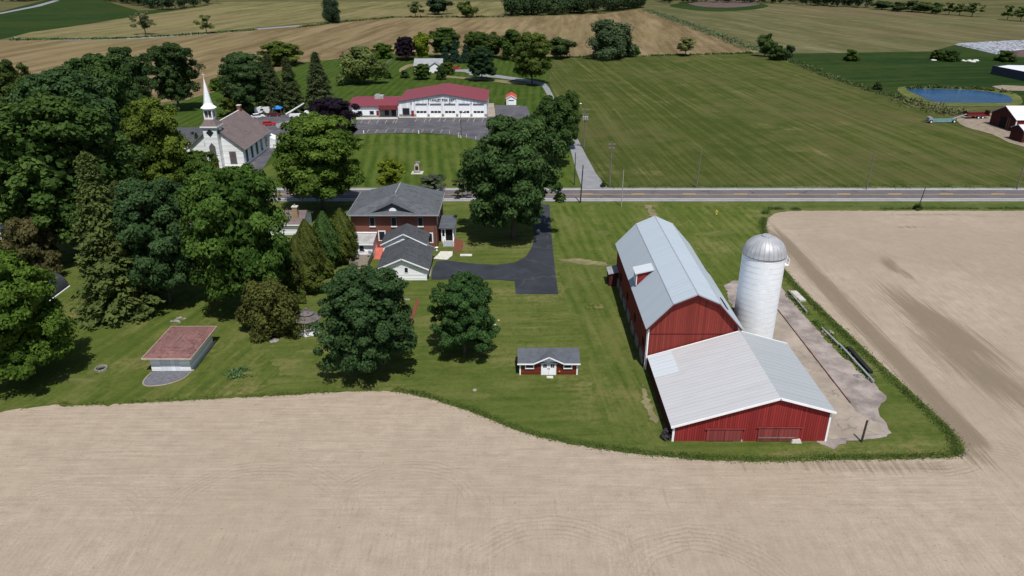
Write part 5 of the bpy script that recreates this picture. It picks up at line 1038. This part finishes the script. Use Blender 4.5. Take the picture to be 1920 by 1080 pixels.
# monument
p = at(782, 324); B = thing('monument', p, 'grey stone monument on a paved pad in the fire station lawn', 'monument')
MB().box(-1.4, 1.6, -1.6, 1.4, 0, .1).build('pad', M['concrete'], B); MB().box(-.8, .8, -.5, .5, .103, .4).build('plinth', M['stone'], B); st = MB().prism([(-.65, .403), (.65, .403), (.6, 2.1), (0, 2.5), (-.6, 2.1)], 'y', -.25, .25).build('stone', M['concrete'], B); MB().box(-.4, .4, -.28, -.253, .8, 1.8).build('plaque', M['dark_barn'], st)
tag(MB().box(-.7, .7, -.25, .25, 0, .45).build('stone_bench', M['stone'], None, at(783, 306)), 'small dark stone bench behind the monument', 'bench')
# far farm house
B = thing('far_house', (-41.5, 372, 0), 'far white house with light grey gable roofs behind garden trees', 'house'); gable(B, -6.5, 7, 0, 9, 3.0, 5.6, M['white_c'], M['sh_light'], .4, 'x')
x = MB().prism([(1.2, 0), (7.0, 0), (7.0, 3.0), (4.1, 4.8), (1.2, 3.0)], 'y', -4.5, -.01).build('front_wing', M['white_c'], B); m = MB(); m.slab([(4.1, -4.9, 4.95), (.8, -4.9, 2.9), (.8, 3, 2.9), (4.1, 3, 4.95)], .12); m.slab([(4.1, -4.9, 4.95), (7.4, -4.9, 2.9), (7.4, 3, 2.9), (4.1, 3, 4.95)], .12); m.build('wing_roof', M['sh_light'], x)
window(B, (-3, 0, 1.7), 1.2, 1.2)
tag(bar_thing('board_fence', (742, 112), (776, 112), .12, 1.3, M['mulch'], 'brown board fence below the small purple tree', 'fence'))
tag(bar_thing('rail_fence', (712, 131), (735, 113), .12, .9, M['polelt'], 'pale rail fence crossing the back lawn', 'fence'))
# right edge farm
B = thing('red_cattle_barn', (161, 241, 0), 'red barn with white metal roof by the farmyard at the right edge', 'barn')
MB().prism([(-6.6, 0), (6.6, 0), (6.6, 4.0), (0, 7.0), (-6.6, 4.0)], 'x', 0, 40).build('wall', M['dark_barn'], B)  # dark boards carry the shade of the gable end in their colour
m = MB()
for s in (-1, 1): m.slab([(-.4, 0, 7.25), (-.4, s * 7.1, 3.98), (40.4, s * 7.1, 3.98), (40.4, 0, 7.25)], .14)
m.build('roof', M['roof_wx'], B); MB().box(-.08, -.004, -1.6, 1.3, .05, 3.6).build('doorway', M['dark'], B); MB().box(.3, 40, -6.68, -6.604, .1, 3.9).build('side_wall', M['red_v2'], B)  # side_wall: brighter red sheet, sunlight on that side put into the colour
m = MB()
for y in (-3.4, -2.4): m.box(-.07, -.004, y - .08, y + .08, .1, 3.9)
m.build('batten', M['wood'], B); MB().box(-.1, .2, -6.75, -6.5, 0, 3.9).build('corner_board', M['white_v'], B)
p = at(1913, 268); B = thing('red_shed', (p.x + .2, p.y, 0), 'small dark red shed cut off by the right edge', 'shed'); gable(B, 0, 9, 0, 6, 3.6, 4.8, M['dark_barn'], M['roof_wx'], .2, 'x')
p = at(1829, 222); B = thing('farm_trailer', p, 'dark red flatbed farm trailer beside the right edge barn', 'trailer', None, .1)
MB().box(-4.2, 4.5, -1.2, 1.2, .9, 1.2).build('bed', M['car_dark'], B); m = MB(); m.box(-4.2, -4.1, -1.2, 1.2, 1.2, 2.6); m.box(3.9, 4.0, -1.2, 1.2, 1.2, 2.7); m.box(-4.1, 3.9, 1.14, 1.2, 1.2, 1.9); m.build('rack', M['car_dark'], B)
for x in (0, 1.6):
    for y in (-1.25, 1.25): wl = MB().lathe([(.2, -.14), (.55, -.14), (.55, .14), (.2, .14)], 16).build('wheel', M['black'], B, (x, y, .55)); wl.rotation_euler = (R(90), 0, 0); MB().lathe([(.3, -.16), (.3, .16)], 12).build('rim', M['white_v'], wl)
MB().tube((-4.2, 0, .95), (-6.2, 0, .7), .09, .07).build('drawbar', M['black'], B)
p = at(1762, 230); B = thing('hay_mower', p, 'faded blue green mower implement parked on the edge of the hay field', 'farm implement', None, .08)
MB().prism([(-.9, .3), (.9, .3), (.7, 1.3), (-.6, 1.5)], 'x', -3.4, 5).build('deck', M['teal'], B); MB().box(-4.6, -3.5, -.9, .9, .5, 2.0).build('gearbox', M['galv'], B); MB().tube((4.5, .3, 1.2), (9.5, .8, 2.6), .18, .14).build('boom', M['galv'], B); MB().tube((-4.6, 0, .9), (-7, -.4, .6), .12, .1).build('drawbar', M['black'], B)
for x in (-4.0, 4.2): wl = MB().lathe([(.2, -.2), (.6, -.2), (.6, .2), (.2, .2)], 16).build('wheel', M['black'], B, (x, -1.2, .6)); wl.rotation_euler = (R(90), 0, 0); MB().lathe([(.3, -.22), (.3, .22)], 12).build('rim', M['white_v'], wl)
a = at(1857, 139); b = at(2100, 190); d = (b - a).normalized(); n = Vector((-d.y, d.x, 0)) * 1.0
B = thing('bunker_silo', a, 'long dark walled feed bunker with white sheeting on top at the right edge', 'silage bunker'); b2 = b - a
MB().hexa([(0, 0, 0), b2, b2 + n * 22, n * 22], [(0, 0, 4), b2 + Vector((0, 0, 4)), b2 + n * 22 + Vector((0, 0, 4)), n * 22 + Vector((0, 0, 4))]).build('wall', plain('dark_bunker_wall', (.05, .055, .075)), B)
u = Vector((0, 0, 4.003)); m = MB().hexa([d * 3 + n * .4 + u, b2 + n * .4 + u, b2 + n * 21.5 + u, d * 6 + n * 21.5 + u], [d * 5 + n * 4 + u * 1.2, b2 + n * 4 + u * 1.2, b2 + n * 18 + u * 1.2, d * 8 + n * 18 + u * 1.2]); m.build('sheeting', M['car_white'], B)
q = [at(*c_) for c_ in ((1790, 84), (1868, 102), (1900, 95), (2000, 96), (2000, 74), (1925, 77), (1860, 80))]; c0 = q[0].copy()
tag(MB().hexa([v - c0 for v in q], [(v - c0) * .94 + (q[3] - c0) * .03 + Vector((0, 0, 1.1)) for v in q]).build('silage_heap', M['tyres'], None, c0), 'low silage heap under white plastic weighted with many tyres', 'silage heap')
tag(MB().lathe([(9, 0), (6, 2), (1, 3)], 10).build('soil_mound', M['brown_earth'], None, at(1915, 104)), 'brown soil mound beside the silage heap', 'soil mound')
rocks(1820, 116, 12, 5, 'pale rubble heap between bushes and dark bunker', M['pale_stone'], 'rubble pile', 1.4); rocks(1751, 114, 4, 1.6, 'small pale rock heap below the pair of bushes', M['pale_stone'], 'rock pile', .9)
# ------------------------------------------------------------------ vehicles
def car(px, py, rz, mat, label, L=4.5, van=False):
    B = thing('parked_car', at(px, py), label, 'car', 'parked cars', rz); Hh = 1.75 if van else 1.45
    MB().prism([(-L / 2, .3), (L / 2, .3), (L / 2, .75), (L * .42, .9), (-L * .46, .95), (-L / 2, .8)], 'y', -.88, .88).build('body', mat, B)
    MB().hexa([(-L * .42, -.8, .92), (L * .24, -.8, .92), (L * .24, .8, .92), (-L * .42, .8, .92)], [(-L * .34, -.66, Hh), (L * .08, -.66, Hh), (L * .08, .66, Hh), (-L * .34, .66, Hh)]).build('cabin', M['glass'], B)
    MB().hexa([(-L * .34, -.67, Hh + .003), (L * .08, -.67, Hh + .003), (L * .08, .67, Hh + .003), (-L * .34, .67, Hh + .003)], [(-L * .31, -.6, Hh + .07), (L * .05, -.6, Hh + .07), (L * .05, .6, Hh + .07), (-L * .31, .6, Hh + .07)]).build('roof_panel', mat, B)
    for x in (-L * .3, L * .3):
        for y in (-.85, .85): wl = MB().lathe([(.33, -.1), (.33, .1)], 14).build('wheel', M['black'], B, (x, y, .33)); wl.rotation_euler = (R(90), 0, 0); MB().lathe([(.18, -.115), (.18, .115)], 10).build('rim', M['galv'], wl)
car(504, 235, .3, M['car_red'], 'red car parked behind the church roof in the car park'); car(514, 218, .1, M['car_dark'], 'dark red car next to the blue canopy in the church car park')
car(856, 130, .1, M['car_red'], 'red car parked by the far grey roofed house'); car(484, 221, .5, M['car_white'], 'white car nearest the church roof in the car park')
p = at(522, 214); B = thing('canopy_tent', p, 'bright blue canopy tent in the church car park', 'canopy'); MB().lathe([(2.2, 2.0), (2.2, 2.2), (.1, 3.1)], 4, 0, 0, R(45)).build('cover', M['car_blue'], B)
for sx in (-1.5, 1.5):
    for sy in (-1.5, 1.5): MB().tube((sx, sy, 0), (sx, sy, 2), .04, .04, 6).build('leg', M['galv'], B)
p = at(494, 214); B = thing('camper_trailer', p, 'pale camper trailer at the back of the church car park', 'trailer'); MB().prism([(-2.6, .6), (2.4, .6), (2.7, 1.5), (2.3, 2.6), (-2.4, 2.7), (-2.7, 1.7)], 'y', -1.1, 1.1).build('body', M['car_white'], B); window(B, (0, -1.1, 1.8), 1.2, .6)
for sx in (-.4, .4): MB().lathe([(.33, -1.15), (.33, 1.15)], 14).build('wheel', M['black'], B, (sx, 0, .33)).rotation_euler = (R(90), 0, 0)
p = at(556, 222); B = thing('boom_lift', p, 'white boom lift truck with raised arm beside the purple tree', 'lift truck')
MB().box(-2.2, 5, -1.1, 1.1, .7, 1.6).build('chassis', M['car_white'], B); MB().hexa([(3, -1.1, 1.603), (5, -1.1, 1.603), (5, 1.1, 1.603), (3, 1.1, 1.603)], [(3.2, -1, 2.6), (4.5, -1, 2.6), (4.5, 1, 2.6), (3.2, 1, 2.6)]).build('cab', M['car_white'], B)
MB().tube((-3.5, 0, 1.4), (3.2, 0, 5.2), .3, .2, 8).build('boom', M['car_white'], B)
for x in (-1.2, 3.6):
    for y in (-1, 1): MB().lathe([(.5, -.15), (.5, .15)], 14).build('wheel', M['black'], B, (x, y, .5)).rotation_euler = (R(90), 0, 0)
# ------------------------------------------------------------------ poles
def pole(px, py, top, mat, label, r=.15, arms=(), transf=0, lamp=False, lean=(0, 0), cat='utility pole'):
    p = at(px, py); h = hgt(p, top); B = thing('utility_pole' if not lamp else 'lamp_post', p, label, cat, 'poles along the roads')
    MB().tube((0, 0, -.1), (lean[0], lean[1], h), r * 1.1, r * .75, 10).build('pole', mat, B)
    for dz, wd in arms:
        a = MB().box(lean[0] - wd, lean[0] + wd, lean[1] - .2, lean[1] - .08, h - dz - .08, h - dz + .08).build('crossarm', mat, B)
        for q in (-.9, -.45, .45, .9): MB().lathe([(.06, h - dz + .083), (.07, h - dz + .25)], 6, lean[0] + wd * q, lean[1] - .14).build('insulator', M['galv'], a)
    for k in range(transf): MB().lathe([(.24, h - 3.3), (.26, h - 3.2), (.26, h - 2.3), (.2, h - 2.2)], 12, (-.55, 0, .55)[k], -.3).build('transformer', M['galv'], B)
    if lamp: MB().tube((lean[0], lean[1], h - .1), (lean[0] + .9, lean[1] - .2, h), .05, .05, 6).build('lamp_arm', M['galv'], B); MB().lathe([(.12, h - .1), (.3, h + .0), (.15, h + .15)], 10, lean[0] + .9, lean[1] - .2).build('lamp_head', M['white_v'], B)
pole(1095, 279, 203, M['pole'], 'grey utility pole with two crossarms and three transformers by the side road', .16, ((.4, 1.1), (1.7, 1.0)), 3)
pole(1081, 258, 194, M['polelt'], 'pale pole with lamp head left of the transformer pole', .12, (), 0, True)
pole(1143, 350, 266, M['pole'], 'utility pole at the road corner, right of the side road mouth', .17, ((.6, .9), (1.5, .7)))
pole(1077, 347, 286, M['poledk'], 'dark bare pole left of the side road', .13)
pole(1088, 381, 310, M['poledk'], 'very dark leaning pole in front of the side road mouth', .16, lean=(.3, 0))
pole(1165, 388, 318, M['polelt'], 'pale grey pole on the lawn side of the road', .11)
pole(1306, 353, 276, M['pole'], 'bare utility pole behind the road above the barn', .13, lean=(.2, 0)); pole(1624, 356, 284, M['pole'], 'bare utility pole behind the road at right of centre', .13, lean=(.2, 0))
pole(1906, 356, 270, M['pole'], 'utility pole behind the road near the right edge', .14, lean=(.15, 0)); pole(1723, 386, 350, M['poledk'], 'short leaning dark pole on the near road verge with grass clump', .1, lean=(.5, 0))
pole(865, 258, 209, M['poledk'], 'dark lamp post in the fire station car park', .1, (), 0, True, cat='lamp post')
T('bush_2', 'bush', 1722, 380, 393, 18, (.035, .065, .015), 'green clump at the foot of the short leaning pole', 'bush')
T('bush', 'bush', 1131, 340, 351, 12, (.03, .05, .015), 'small dark bush at the side road mouth', 'bush')
for i, px in enumerate((682, 785)):
    tag(MB().lathe([(.16, 0), (.16, .9), (.05, 1.0)], 8).build('bollard', M['white_v'], None, at(px, 250.5)), ('left' if i == 0 else 'right') + ' white marker post at the grass edge of the fire station car park', 'bollard', 'marker posts')
for px in (860, 864): tag(MB().lathe([(.22, 0), (.22, .7), (.05, .8)], 8).build('bollard', M['pale_stone'], None, at(px + 0, 258 + (px - 860) * .2)), ('left' if px == 860 else 'right') + ' pale bollard guarding the foot of the dark lamp post', 'bollard', 'lamp post bollards')
